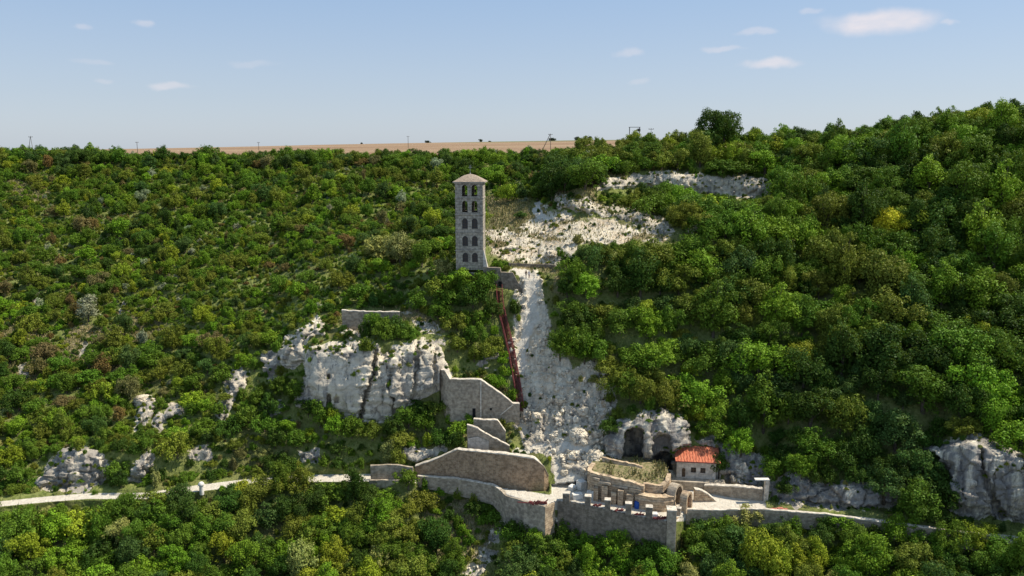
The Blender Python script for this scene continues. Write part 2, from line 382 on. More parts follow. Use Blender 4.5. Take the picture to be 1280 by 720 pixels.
hasw = (U > 520) & (U < 1250)
Yout = np.where(hasw, Yfront, Yz(vout, 0.0))
vfoot = np.where(hasw, np.maximum(vfoot, FV+8), vout)
drop = V-vfoot                                   # ground below the road: a short bank, then a long steep slope
Ybel = Yout - .35*sstep(drop, 0, 12) - np.clip(drop-10, 0, None)*.135 + np.clip(drop-160, 0, None)*.06
Y = np.where(V <= np.where(hasw, FV-1.0, vout), Yabove, Ybel)
# slight smoothing along u where the columns meet
for _ in range(3):
    Y[:, 1:-1] = (Y[:, :-2]+2*Y[:, 1:-1]+Y[:, 2:])/4

# regions (plan of bare rock, dry ground, paths) -------------------------------------------
wob = fbm(np.stack([U/12, V/12, U*0], -1), 1, 5, .62)*10.0
wob2 = fbm(np.stack([U/12+50, V/12, U*0+9], -1), 1, 5, .62)*9.0
UW, VW = U+wob, V+wob2
def region(poly, w=3.0, raw=False):
    xs = [p[0] for p in poly]; ys = [p[1] for p in poly]
    out = np.zeros_like(U)
    sel = (U > min(xs)-20) & (U < max(xs)+20) & (V > min(ys)-20) & (V < max(ys)+20)
    if sel.any():
        a, b = (U, V) if raw else (UW, VW)
        out[sel] = sstep(sdist(a[sel], b[sel], poly), -w*.5, w)
    return out
ROCK = {
 'gully': [(650,340),(645,370),(641,400),(638,430),(642,470),(648,500),(640,528),(652,560),(680,572),(692,600),(700,616),(738,616),(736,590),(750,575),(764,560),(764,530),(772,500),(772,468),(738,452),(715,460),(700,440),(688,400),(680,362),(670,338)],
 'quarry': [(607,286),(640,284),(662,272),(672,250),(690,262),(720,270),(760,275),(800,288),(842,294),(830,306),(780,304),(742,304),(722,308),(716,322),(700,330),(640,327),(610,320)],
 'ledge': [(690,243),(720,248),(745,254),(770,254),(790,260),(815,266),(847,280),(842,292),(800,286),(780,276),(740,270),(700,264)],
 'q2': [(632,303),(660,299),(700,302),(716,316),(694,329),(640,327)], 'q3': [(672,282),(720,284),(792,294),(785,303),(740,300),(722,300),(700,296),(678,292)], 'q4': [(668,268),(676,266),(690,274),(700,282),(672,280)],
 'pit': [(738,230),(760,221),(800,217),(860,214),(900,220),(950,220),(967,226),(966,244),(940,249),(905,250),(880,241),(840,235),(800,236),(770,239),(745,240)],
 'cliff': [(379,448),(390,432),(430,424),(468,428),(482,438),(520,423),(548,428),(562,455),(564,482),(548,492),(522,502),(505,518),(480,532),(440,528),(410,518),(385,502),(377,472)],
 'dome': [(350,434),(368,412),(395,398),(409,404),(405,420),(384,430),(379,452),(368,464),(353,454)],
 'terr': [(498,386),(528,394),(552,412),(560,430),(535,428),(508,398)],
 'terr2': [(425,406),(445,408),(470,428),(440,428),(420,418)],
 'la': [(45,612),(60,578),(80,560),(110,556),(134,564),(139,590),(122,614),(90,617)],
 'lb': [(158,604),(164,576),(188,560),(193,578),(180,604)],
 'lc': [(163,532),(168,508),(186,497),(197,508),(190,526),(170,540)],
 'ld': [(190,532),(200,515),(226,503),(231,514),(210,530),(197,542)],
 'le': [(266,522),(282,482),(294,458),(312,462),(304,485),(282,528)],
 'lf': [(328,440),(352,436),(352,465),(340,482),(330,470)],
 'lg': [(328,505),(352,495),(356,520),(335,522)],
 'lh': [(366,480),(384,478),(388,515),(370,510)],
 'p1': [(18,462),(32,450),(42,462),(30,478)],
 'p2': [(92,440),(104,426),(112,436),(100,450)],
 'p3': [(42,382),(48,356),(56,362),(52,384)],
 'p4': [(143,388),(152,370),(160,374),(150,392)],
 'cave': [(757,576),(760,545),(775,527),(800,516),(830,512),(860,516),(865,540),(860,560),(847,575),(848,600),(780,600),(757,590)],
 'rr': [(862,552),(890,541),(908,555),(918,560),(938,565),(962,570),(968,600),(964,618),(905,612),(898,565)],
 'lr': [(964,604),(985,590),(1010,603),(1040,598),(1060,602),(1100,600),(1126,612),(1124,640),(1080,640),(1000,634),(964,630)],
 'rc': [(1155,560),(1180,546),(1222,543),(1280,563),(1420,570),(1420,668),(1280,658),(1240,650),(1196,646),(1178,622),(1186,590),(1165,577)],
 'low': [(570,724),(598,690),(622,648),(637,652),(622,690),(602,724)],
 'low2': [(692,648),(712,646),(738,660),(730,672),(700,672)],
 'rd1': [(505,560),(560,556),(562,566),(520,578),(505,575)],
 'boul': [(800,276),(846,282),(850,294),(806,292)],
 'slab': [(230,560),(262,556),(268,575),(240,580)],
 'slab2': [(370,560),(400,562),(405,580),(375,580)],
 'bush': [(600,440),(622,438),(624,462),(606,470),(592,468)],
}
DRY = [
 [(608,248),(640,244),(668,246),(668,280),(640,286),(608,290)], [(640,325),(716,326),(714,342),(640,340)],
 [(0,222),(60,220),(64,250),(20,262),(0,262)], [(535,620),(622,625),(640,650),(600,705),(540,700),(530,650)], [(740,470),(775,445),(790,470),(770,500),(752,498)],
 [(690,640),(745,650),(740,690),(690,680)], [(690,340),(716,345),(712,372),(690,366)], [(0,380),(60,400),(70,470),(0,500)], [(80,400),(170,410),(150,470),(70,470)],
 [(420,395),(520,380),(560,400),(562,425),(500,398),(430,425)], [(690,228),(760,210),(800,212),(740,240),(770,260),(700,255)], [(80,640),(130,650),(110,720),(70,720)],
 [(860,595),(960,600),(960,615),(860,612)],[(735,575),(760,570),(760,600),(740,610)],[(150,385),(200,375),(210,420),(160,430)],
]
rock = np.zeros_like(U); stain = np.zeros_like(U); patch = sstep(fbm(np.stack([U/24, V/9, U*0+3], -1), 1, 4), -.30, -.08)
RM = {}
for k, p in ROCK.items():
    RM[k] = region(p, 4.0)
    if k in ('quarry', 'terr2', 'terr', 'bush', 'low2', 'low'): RM[k] = RM[k]*patch
    stain = np.maximum(stain, RM[k]*{'cave': 1, 'rr': 1, 'rc': 1, 'lr': 1, 'gully': .3, 'quarry': .1, 'q2': 0, 'q3': .15, 'pit': .25, 'ledge': .35, 'cliff': .15, 'dome': .1}.get(k, .8))
    rock = np.maximum(rock, RM[k])
stain = np.maximum(stain, region([(382,446),(396,434),(430,432),(452,441),(440,446),(395,446)], 4)*.9)
stain = np.maximum(stain, region([(478,440),(560,445),(562,480),(540,490),(500,510),(480,500)], 6)*.6)
stain = np.maximum(stain, region([(690,460),(765,470),(765,560),(720,540),(690,500)], 10)*.5)
dry = np.zeros_like(U)
ochre = np.clip((region(ROCK['quarry'], 6)*sstep(fbm(np.stack([U/30, V/8, U*0+8], -1), 1, 4), -.1, .25))*.7 + region(ROCK['gully'], 6)*sstep(fbm(np.stack([U/9, V/22, U*0+5], -1), 1, 4), .02, .3)*.55 + region([(748,500),(756,486),(766,500),(758,560),(746,548)], 6)*.9 + region([(700,560),(745,562),(745,580),(705,580)], 8)*.5 + region([(735,450),(775,440),(775,480),(752,492)], 8)*.7, 0, 1)
for p in (ROCK['quarry'], ROCK['ledge']): dry = np.maximum(dry, region(p, 4.0)*.8)
for p in DRY: dry = np.maximum(dry, region(p, 12.0))
# relief: outcrops stand forward of the slope
def bulge(k, d, w):
    global Y
    poly = ROCK[k]; xs = [p[0] for p in poly]; ys = [p[1] for p in poly]
    sel = (U > min(xs)-30) & (U < max(xs)+30) & (V > min(ys)-30) & (V < max(ys)+30)
    s = sdist(UW[sel]*.6+U[sel]*.4, VW[sel]*.6+V[sel]*.4, poly)
    Y[sel] -= d*sstep(s, -2, w)*sstep(max(ys)+4-V[sel], 0, (max(ys)-min(ys))*.55)
for k, d, w in (('cliff', 2.6, 16), ('dome', 2.2, 14), ('la', 2.2, 14), ('lb', 1.8, 10), ('lc', 1.8, 9), ('ld', 1.6, 9), ('le', 1.8, 8), ('lf', 1.4, 9), ('lg', 1.2, 7), ('lh', 1.2, 7),
                ('cave', 3.2, 12), ('rr', 1.6, 12), ('lr', 1.2, 10), ('rc', 3.0, 14), ('pit', 1.2, 7), ('ledge', 3.0, 8)): bulge(k, d, w)
def push(poly, d, w=2.0, axis=None):
    global Y
    s = sdist(U, V, poly); Y += d*sstep(s, 0, w)
# main cliff: vertical fractures between buttresses
def pushw(poly, d, w=2.0):
    global Y
    s = sdist(U*.5+UW*.5, V, poly); Y += d*sstep(s, -1, w)
def push(poly, d, w=2.0, axis=None):
    global Y
    s = sdist(U, V, poly); Y += d*sstep(s, 0, w)
for poly, d, w in (([(466,436),(473,434),(468,470),(460,500),(452,530),(447,528),(455,490),(462,470)], 2.6, 3), ([(486,438),(490,437),(489,480),(494,520),(490,520),(484,480)], 1.5, 2), ([(521,428),(526,428),(523,470),(515,505),(511,500),(518,465)], 1.8, 2.5),
                   ([(543,435),(547,435),(546,490),(542,490)], 1.2, 2), ([(432,470),(435,440),(438,440),(436,475)], .5, 2), ([(470,440),(486,438),(484,500),(474,500)], .7, 5), ([(495,445),(518,440),(512,500),(498,505)], .6, 6),
                   ([(1222,560),(1228,560),(1236,600),(1262,650),(1250,650),(1226,600)], 1.6, 4), ([(1240,590),(1243,590),(1246,650),(1242,650)], .8, 2), ([(1200,575),(1203,575),(1206,630),(1202,630)], .6, 2)): pushw(poly, d, w)
def arch(u0, u1, vt, vb, lean=0):
    r = (u1-u0)/2; c = (u0+u1)/2
    return [(u0, vb)] + [(c-r*math.cos(a)+lean*math.sin(a), vt+r*1.1-r*1.1*math.sin(a)) for a in np.linspace(0, math.pi, 9)] + [(u1, vb)]
push(arch(779, 807, 534, 584, 2), 7.5, 2.0)
push(arch(812, 842, 540, 592, -1), 3.0, 5.0)
push(arch(818, 842, 562, 592, 0), 6.0, 2.5)
push([(806,580),(822,584),(816,598),(800,592)], -2.0, 6)
push(arch(408.5, 413, 467, 474), 2.5, 1.0); push(arch(408, 414, 492, 507), 2.5, 1.2); push(arch(418, 424, 495, 504), 1.5, 1.2)
push([(740,545),(768,520),(764,560),(745,575),(728,580)], .8, 6)

# walls (plan traced as row/distance pairs): used both for the terrain behind and for the wall objects
WALLS = {}
def reg_wall(key, pts): WALLS[key] = pts
reg_wall('brown', [(519,583,598,150.3),(540,576,598,150.2),(572,562,602,149.2),(600,565,606,147.6),(640,569,611,145.8),(668,573.5,614,144.8),(680,583,614,144.8),(685.5,594,613,145.4)])
reg_wall('butt', [(551,462,505,160.6),(557,464,516,158.3),(563,474,520,157.6),(601,475,522,157.2),(625,492,524,157.2),(641,504.5,525,157.4),(649.5,505,524,157.6)])
reg_wall('stair_back', [(592,524,545,154.6),(600,525,552,154.4),(622,525.5,556,154.3),(632,540,560,154.3)])
reg_wall('stair', [(584,531,572,151.8),(597,536,573,151.7),(616,547,574,151.6),(637,558,575,151.6)])
reg_wall('tower_wall', [(604,334,356,176.6),(625,335,358,176.3),(626,340.5,358,176.2),(641,341,362,176.1),(646,350,363,176.1),(652,362,366,176.1)])
reg_wall('terrace', [(427.5,388.5,411,168.3),(450,389.5,413,168.6),(475,390,413,169.2),(500,390.5,410,170.2)])
for key, pts in WALLS.items():
    uu = [p[0] for p in pts]
    vt = np.interp(U, uu, [p[1] for p in pts]); vb = np.interp(U, uu, [p[2] for p in pts]); yy = np.interp(U, uu, [p[3] for p in pts])
    s = (U >= uu[0]-1) & (U <= uu[-1]+1) & (V >= vt-2) & (V <= vb+1)
    Y = np.where(s, np.maximum(Y, yy+.7), Y)
    s2 = (U >= uu[0]-1) & (U <= uu[-1]+1) & (V < vt-2) & (V > vt-16)
    Y = np.where(s2, np.maximum(Y, yy+.7+.04*(vt-V)), Y)
# platform and road kept level for the width of the masonry platform
pl = region([(690,622),(700,612),(738,604),(850,604),(900,606),(956,612),(956,645),(850,660),(835,662),(700,632)], 2, True)
platmask = (sdist(U, V, [(686,640),(690,606),(738,600),(800,597),(845,603),(900,604),(958,612),(958,646),(860,646),(848,646),(836,656),(700,629)]) > 0)
platmask &= (V < FV-1.0) | ~hasw
Y = np.where(platmask, Yz(V, 0.05), Y)
# fill rows behind the platform so depth never runs backwards
for j in range(len(us)):
    Y[:, j] = np.maximum.accumulate(Y[:, j]-np.linspace(0, 0, NR)) if False else Y[:, j]
path = np.maximum(sstep(hw-np.abs(V-rv), -1.5, 1.5)*1.0, platmask*1.0)
path = np.maximum(path, region([(652,342),(664,340),(676,370),(672,400),(664,430),(656,470),(648,470),(646,430),(650,400),(655,370)], 3)*.7)
path = np.maximum(path, region([(666,270),(670,250),(680,247),(676,262),(690,272),(680,278)], 2))
path = np.maximum(path, region([(690,575),(704,585),(738,600),(728,618),(690,620)], 4))
path = np.maximum(path, region([(640,332),(662,335),(668,350),(648,350),(636,338)], 3)*.8)
path = np.maximum(path, region([(640,560),(700,553),(760,556),(776,562),(760,566),(700,562),(645,568)], 3)*.8)
path = path*(1-np.clip(region(ROCK['cave'], 2), 0, 1))

POS = np.stack(P(U, V, Y).tolist() if False else [ (U-640)/F*(Y/(CP+SP*(360-V)/F)), Y, HC + (Y/(CP+SP*(360-V)/F))*(-SP+CP*(360-V)/F) ], -1)
def grid_normals(G):
    du = np.gradient(G, axis=1); dv = np.gradient(G, axis=0); n = np.cross(du, dv); n /= np.linalg.norm(n, axis=-1, keepdims=True)+1e-9; return n
def blur(A, k):
    for _ in range(k):
        A = (np.roll(A, 1, 0)+np.roll(A, -1, 0)+np.roll(A, 1, 1)+np.roll(A, -1, 1)+2*A)/6
    return A
NRM = grid_normals(POS); NRM = np.where(NRM[..., 2:3] < -.3, -NRM, NRM); NRM = blur(NRM, 4); NRM /= np.linalg.norm(NRM, axis=-1, keepdims=True)
steep = np.clip(1.25-NRM[..., 2]*1.4, 0, 1)
q = POS.copy(); q2 = q*np.array([1, 1, .35]); q3 = q*np.array([.35, .35, 1.6])
g_r = RM['gully']; low_g = g_r*sstep(V, 465, 520); up_g = g_r*(1-sstep(V, 465, 520))
selr = (rock > .02); qs = q[selr]; wq = qs + .5*np.stack([fbm(qs+5, 1.5, 3), fbm(qs+15, 1.5, 3), fbm(qs+25, 1.5, 3)], -1)
blk = np.zeros_like(rock); crk = np.zeros_like(rock)
v1, t1, g1 = worley(wq*np.array([.30, .30, .24])); v2, t2, g2 = worley(wq*np.array([.8, .8, .95])+9)
blk[selr] = (v1-.5)*1.9+t1*1.6 + (v2-.5)*.55+t2*.5 - .55*sstep(g1, .07, 0) - .18*sstep(g2, .09, 0); crk[selr] = np.maximum(sstep(g1, .06, 0), .45*sstep(g2, .07, 0))
bed = (q[..., 2]+.8*fbm(q, 6, 3))/1.7; bed = bed-np.floor(bed)
rel = rock*(blk*(.45+.75*steep)*(1-.85*up_g) + (sstep(bed, 0, .85)-.5)*.5*steep + (ridged(q2, 7, 4)-.55)*1.6*steep + fbm(q, 1.0, 3)*.14) + up_g*(ridged(q*np.array([1, .13, .13]), 2.0, 3)-.55)*1.1 + low_g*(ridged(q*np.array([1, .6, 1.3]), 5.5, 3)-.55)*2.0
smoothface = region([(384,448),(440,446),(452,470),(446,505),(420,510),(388,492)], 8); rel = rel*(1-.72*smoothface); rel = rel*(1-.5*np.maximum(np.maximum(RM['cliff'], RM['rc']), RM['pit']))*(1-.55*np.clip(RM['quarry']+RM['q2'], 0, 1)); caveface = region([(765,590),(768,540),(800,520),(850,525),(850,600)], 8); rel = rel*(1-.6*caveface); crk = crk*(1-.6*smoothface)*(1-up_g)*rock
boulder = sstep(fbm(q+40, 1.6, 3), .2, .42)*.3*rock*(1-steep)*(1-.9*up_g)
base = fbm(q, 9, 4)*.9 + fbm(q, 1.8, 3)*.25
amp = (1-path)*sstep(np.abs(V-rv), hw*.9, hw*1.6)*np.where(hasw & (V > FV-8) & (V < vfoot+2), .1, 1)
edge = sstep(v_crest-0*V, 0, 1)
for key, pts in WALLS.items():
    uu = [p[0] for p in pts]; vt = np.interp(U, uu, [p[1] for p in pts]); vb = np.interp(U, uu, [p[2] for p in pts])
    amp = np.where((U >= uu[0]-4) & (U <= uu[-1]+4) & (V >= vt-4) & (V <= vb+4), amp*.12, amp)
POS = POS + NRM*((rel+boulder+base*(1-.6*rock))*amp)[..., None]

# plateau rows behind the crest
ridge_u = [-700, 0, 130, 290, 400, 560, 740, 900, 2000]; ridge_v = [190, 189, 187.6, 184, 181, 178, 175, 174, 174]
def ridge_z(X):
    u = 640 + F*X/1000.0; return HC + 1000*ratio(np.interp(u, ridge_u, ridge_v))
def plateau_z(X, Yq, zc, yc):
    t = np.clip((Yq-yc)/(1000-yc), 0, 1)
    z = zc*(1-t) + ridge_z(X)*t
    z = z - np.clip(Yq-1000, 0, 4000)*.05
    return z
top = POS[-1]; PR = [3, 7, 12, 18, 25, 35, 50, 70, 100, 140, 190, 250, 320, 400, 480, 560, 640, 720, 730, 1000, 2000, 4000, 9000, 25000]
prow = []
NP_ = len(PR)
for k, d in enumerate(PR):
    yq = top[:, 1]+d; Xq = top[:, 0]/top[:, 1]*yq
    if d > 715: yq = np.full_like(yq, 1000.0 + (0 if d == 720 else d-730 if d > 730 else 5)); Xq = top[:, 0]/top[:, 1]*yq
    zc = np.minimum(top[:, 2], 62+0*yq) if d > 30 else top[:, 2]
    hill = (top[:, 2]-61)*np.clip(1-d/160., 0, 1)
    z = plateau_z(Xq, yq, np.full_like(yq, 60.6), top[:, 1]) + hill + np.where(d < 60, (1-d/60.)*0, 0)
    z = z + fbm(np.stack([Xq, yq, z*0], -1), 60, 3)*.8*np.clip(1-d/500., 0, 1)
    prow.append(np.stack([Xq, yq, z], -1))
prow = np.array(prow)
ALL = np.concatenate([POS, prow], 0)
nr, nc = ALL.shape[:2]
def padrow(A, val=0): return np.concatenate([A, np.full((NP_, nc), val)], 0)
fieldA = np.zeros((nr, nc)); yy_ = ALL[..., 1]; cr = np.tile(top[:, 1], (nr, 1))
fieldA[NR:] = sstep(yy_[NR:]-cr[NR:], 18, 45)
stripA = np.zeros((nr, nc)); uA = np.tile(us, (nr, 1)); stripA[NR:] = sstep(yy_[NR:], 860, 960)*sstep(uA[NR:], 520, 640)
me = bpy.data.meshes.new('hillside')
me.vertices.add(nr*nc); me.vertices.foreach_set('co', ALL.reshape(-1).astype(np.float32))
idx = np.arange(nr*nc).reshape(nr, nc)
quads = np.stack([idx[:-1, :-1], idx[:-1, 1:], idx[1:, 1:], idx[1:, :-1]], -1).reshape(-1, 4)
me.loops.add(quads.size); me.loops.foreach_set('vertex_index', quads.reshape(-1).astype(np.int32))
me.polygons.add(len(quads)); me.polygons.foreach_set('loop_start', np.arange(0, quads.size, 4, dtype=np.int32))
me.update(calc_edges=True)
for nm, A in (('rock', padrow(rock)), ('dry', padrow(dry)), ('path', padrow(path)), ('stain', padrow(stain)), ('smooth', padrow(np.maximum(up_g, .75*np.clip(RM['quarry']+RM['q2']+RM['q3'], 0, 1)))), ('ochre', padrow(ochre)), ('crack', padrow(crk)), ('field', fieldA), ('strip', stripA)):
    a = me.attributes.new(nm, 'FLOAT', 'POINT'); a.data.foreach_set('value', A.reshape(-1).astype(np.float32))
me.materials.append(M['terrain'])
tobj = bpy.data.objects.new('hillside', me); link(tobj); tobj['kind'] = 'structure'

PU, PV = proj(POS)       # where each vertex of the slope is seen
from mathutils.bvhtree import BVHTree
_tri = None
def ground(u, v):
    """point of the slope at plan position (u, v)"""
    j = int(np.clip(np.searchsorted(us, u), 0, len(us)-1)); col = V[:, j]
    i = int(np.clip(np.searchsorted(-col, -v), 0, NR-1)); return POS[i, j].copy()
def ground_xy(X, Yq):
    d = (POS[..., 0]-X)**2 + (POS[..., 1]-Yq)**2
    k = np.unravel_index(np.argmin(d), d.shape); return POS[k].copy()

# ------------------------------------------------------------------ walls
def wall_mesh(pts, thick=.7, step=.7, extra=1.2, zjit=.07, yoff=0, top_cut=0, front_jit=.05):
    pl_ = []
    for p in pts:
        u, vt, vb, Yw = p; Yw = Yw+yoff
        X = P(u, (vt+vb)/2, Yw)[0]; pl_.append((X, Yw, P(u, vt, Yw)[2]-top_cut, P(u, vb, Yw)[2]-extra))
    out = []
    for a, b in zip(pl_[:-1], pl_[1:]):
        L = math.hypot(b[0]-a[0], b[1]-a[1]); n = max(1, int(L/step))
        for i in range(n): out.append([a[k]+(b[k]-a[k])*i/n for k in range(4)])
    out.append(list(pl_[-1]))
    m = MB(); n = len(out); vs = []; NZ = 6
    for i, (X, Yw, zt, zb) in enumerate(out):
        a = out[max(0, i-1)]; b = out[min(n-1, i+1)]; dx, dy = b[0]-a[0], b[1]-a[1]; L = math.hypot(dx, dy)+1e-9
        nx, ny = -dy/L, dx/L; zt += random.uniform(-zjit, zjit)
        for k in range(NZ+1):
            t = k/NZ; j = random.uniform(-front_jit, front_jit) if 0 < k < NZ else 0
            vs.append((X-nx*j, Yw-ny*j, zb+(zt-zb)*t))
        for k in (NZ, 0):
            vs.append((X+nx*thick, Yw+ny*thick, zb+(zt-zb)*(k/NZ)))
    S = NZ+3; fs = []
    for i in range(n-1):
        for k in range(S): fs.append((i*S+k, (i+1)*S+k, (i+1)*S+(k+1) % S, i*S+(k+1) % S))
    fs.append(tuple(range(S))[::-1]); fs.append(tuple((n-1)*S+k for k in range(S)))
    m.add(vs, fs)
    # coping slabs
    c = MB(); vs = []; fs = []
    for i, (X, Yw, zt, zb) in enumerate(out):
        a = out[max(0, i-1)]; b = out[min(n-1, i+1)]; dx, dy = b[0]-a[0], b[1]-a[1]; L = math.hypot(dx, dy)+1e-9
        nx, ny = -dy/L, dx/L; z0 = zt-.06+random.uniform(-.03, .03); z1 = zt+.12+random.uniform(-.09, .09); w0, w1 = -.06-random.uniform(0, .1), thick+.1
        vs += [(X+nx*w0, Yw+ny*w0, z0), (X+nx*w0, Yw+ny*w0, z1), (X+nx*w1, Yw+ny*w1, z1), (X+nx*w1, Yw+ny*w1, z0)]
    for i in range(n-1):
        for k in range(4): fs.append((i*4+k, (i+1)*4+k, (i+1)*4+(k+1) % 4, i*4+(k+1) % 4))
    fs.append((3, 2, 1, 0)); fs.append(tuple((n-1)*4+k for k in range(4)))
    c.add(vs, fs)
    return m, c, out
def make_wall(name, label, pts, mat, cope=True, cat='wall', **kw):
    m, c, out = wall_mesh(pts, **kw)
    mid = out[len(out)//2]; e = empty(name, (mid[0], mid[1], mid[3]+kw.get('extra', 1.2)), label, cat)
    m.build('masonry', mat, e)
    if cope: c.build('coping', M['coping'], e)
    return e

w1 = make_wall('retaining_wall', 'long brown rubble retaining wall above the road, rising to a flat pale coping', WALLS['brown'], M['brown_stone'], thick=.9)
w2 = make_wall('retaining_wall', 'tall grey brown buttressed wall at the foot of the red stairway', WALLS['butt'], M['wall_stone'], thick=.8)
def strip_on(e, a, b, w, mat, name):   # a raised band on a wall, world points a to b
    m = MB(); a = Vector(a); b = Vector(b); d = (b-a).normalized(); s = d.cross(Vector((0, 1, 0))).normalized()*w/2; o = Vector((0, -.14, 0))
    vs = [a-s, a+s, b+s, b-s, a-s+o, a+s+o, b+s+o, b-s+o]
    m.add(vs, [(0, 1, 2, 3), (4, 7, 6, 5), (0, 4, 5, 1), (1, 5, 6, 2), (2, 6, 7, 3), (3, 7, 4, 0)]); return m.build(name, mat, e)
strip_on(w2, P(601, 475, 157.15), P(601, 522, 157.15), .28, M['coping'], 'pilaster')
strip_on(w2, P(625, 519, 157.15), P(641, 506, 157.3), .2, M['coping'], 'string_course')
m = MB(); m.box(P(613.5, 511.5, 157.15), (.45, .12, .45)); m.build('drain_hole', M['dark'], w2)  # solid box on the wall, painted dark for the unlit hole
m = MB(); m.box(P(592.5, 517, 157.15), (.6, .12, 2.2)); m.build('doorway', M['dark'], w2)  # solid box, its dark colour stands for the shade in the doorway
w3 = make_wall('garden_wall', 'short grey wall with a rough top behind the sloping stair parapet', WALLS['stair_back'], M['wall_stone'], thick=.6)
w4 = make_wall('stair_parapet', 'sloping stone stair parapet descending right above the brown retaining wall', WALLS['stair'], M['wall_stone'], thick=.5)
m = MB(); a = P(585, 546, 151.6); b = P(611, 572, 151.6)
vs = [P(585, 548, 151.55), P(597, 546, 151.5), P(611, 552, 151.45), P(612, 574, 151.45), P(598, 574, 151.5), P(585, 573, 151.55)]
vs = [tuple(x) for x in vs] + [(x[0], x[1]+.1, x[2]) for x in vs]
m.add(vs, [(5, 4, 3, 2, 1, 0), (6, 7, 8, 9, 10, 11)] + [(i, (i+1) % 6, 6+(i+1) % 6, 6+i) for i in range(6)]); m.build('white_render_patch', M['white_wall'], w4)
w5 = make_wall('retaining_wall', 'dark grey stepped wall beside the foot of the bell tower', WALLS['tower_wall'], M['dark_stone'], cope=False, thick=.9)
m = MB(); m.box(P(625.3, 355, 175.95), (.75, .3, 1.1)); m.build('doorway', M['dark'], w5)  # dark box in front of the wall, doorway shade put into its colour
w6 = make_wall('retaining_wall', 'pale ruined wall on the ledge above the main white cliff', WALLS['terrace'], M['wall_stone'], thick=.6)
# low wall across the quarry floor
def zpts(lst, h0=0.0):  # (u, v_top, v_bottom, z of the top)
    return [(u, vt, vb, Yz(vt, z)) for u, vt, vb, z in lst]
gq = [ground(u, 333)[1]-.6 for u in (638, 665, 692)]
make_wall('low_wall', 'low grey wall crossing the quarry floor right of the bell tower', [(636,328.5,333,gq[0]),(665,330,335,gq[1]),(693,331,336,gq[2])], M['dark_stone'], cope=False, thick=.4)
# road-edge wall in front of the brown wall
pw = zpts([(522,595.5,602,.45),(545,597,606,.45),(570,598.5,612,.45),(595,602.5,618,.4),(616,606.5,624,.4),(625,612.5,634,.2),(632,619.5,645,-.1),(655,627,655,-.1),(681,633.5,662,-.1)])
w7 = make_wall('road_wall', 'long curving road edge wall with pale coping below the brown retaining wall', pw[:6], M['wall_stone'], thick=.45)
w8 = make_wall('road_wall', 'high grey rendered wall carrying the road corner, left of the crenellated wall', pw[5:]+[(681.5,633.5,664,Yz(633.5,-.1))], M['render'], cope=False, thick=.7, extra=4)
c0 = P(681.5, 648, Yz(633.5, -.1))
m, c, out = wall_mesh([(681.5,633.5,664,Yz(633.5,-.1)+.02),(693.5,628,662,Yz(628,-.1))], thick=.7, extra=4); m.build('return_face', M['ruin_stone'], w8)
# wall left of the road tree
make_wall('road_wall', 'short grey road wall left of the round roadside tree', zpts([(462,600,614,.3),(490,600.5,616,.3),(518,601,616,.3)]), M['render'], cope=False, thick=.5)
make_wall('retaining_wall', 'low brown wall at the back of the road left of the roadside tree', zpts([(463,582,592,3.0),(490,581,592,3.0),(516,584,594,2.6)]), M['wall_stone'], cope=False, thick=.5)
# crenellated wall
cw = zpts([(697,627,664,-.15),(712,628,668,-.15),(740,634,672,-.15),(770,640,676,-.15),(800,646.5,682,-.15),(834,653,688,-.15)])
cw_e = make_wall('crenellated_wall', 'grey crenellated wall with six square merlons in front of the ruin', cw, M['dark_stone'], cope=False, thick=.9, extra=3)
m, c, out = wall_mesh([cw[0][:3]+(cw[0][3]+6,), (697.3,)+cw[0][1:3]+(cw[0][3],)], thick=.6, extra=3)
def merlon(u0, u1, vt, vb, dep=1.15, mats=None):
    Y0 = float(np.interp((u0+u1)/2, [p[0] for p in cw], [p[3] for p in cw])); a = P(u0, (vt+vb)/2, Y0); b = P(u1, (vt+vb)/2, Y0)
    zt = P(u0, vt, Y0)[2]; zb = P(u0, vb, Y0)[2]
    m = MB(); m.box(((a[0]+b[0])/2, Y0+dep/2-.03, (zt+zb)/2), (b[0]-a[0], dep, zt-zb), R(-8), jit=.06); o = m.build('merlon', M['dark_stone'], cw_e, bevel=.04)
    m = MB(); m.box(((a[0]+b[0])/2, Y0+dep/2-.03, zt+.07), (b[0]-a[0]+.12, dep+.12, .14), R(-8), jit=.03); m.build('merlon_cap', M['coping'], o).location = (0, 0, 0)
    o2 = o.children[0]; o2.location = (0, 0, 0); 
    return o
# merlon caps are built relative to the wall, so keep both in the same frame
_mb_build = MB.build
for u0, u1, vt, vb in ((704,712.5,617.5,630),(731.5,739,621.5,637),(756.5,763.5,626,641),(782.5,790,630.5,646),(808,816,635,651)):
    Y0 = float(np.interp((u0+u1)/2, [p[0] for p in cw], [p[3] for p in cw])); a = P(u0, (vt+vb)/2, Y0); b = P(u1, (vt+vb)/2, Y0)
    zt = P(u0, vt, Y0)[2]; zb = P(u0, vb, Y0)[2]; dep = 1.1
    m = MB(); m.box(((a[0]+b[0])/2, Y0+dep/2-.03, (zt+zb)/2), (b[0]-a[0], dep, zt-zb), R(-8), jit=.06); o = m.build('merlon', [M['dark_stone']], cw_e, bevel=.04)
    m = MB(); m.box(((a[0]+b[0])/2, Y0+dep/2-.03, zt+.07), (b[0]-a[0]+.12, dep+.12, .14), R(-8), jit=.03); m.build('merlon_cap', M['coping'], cw_e)
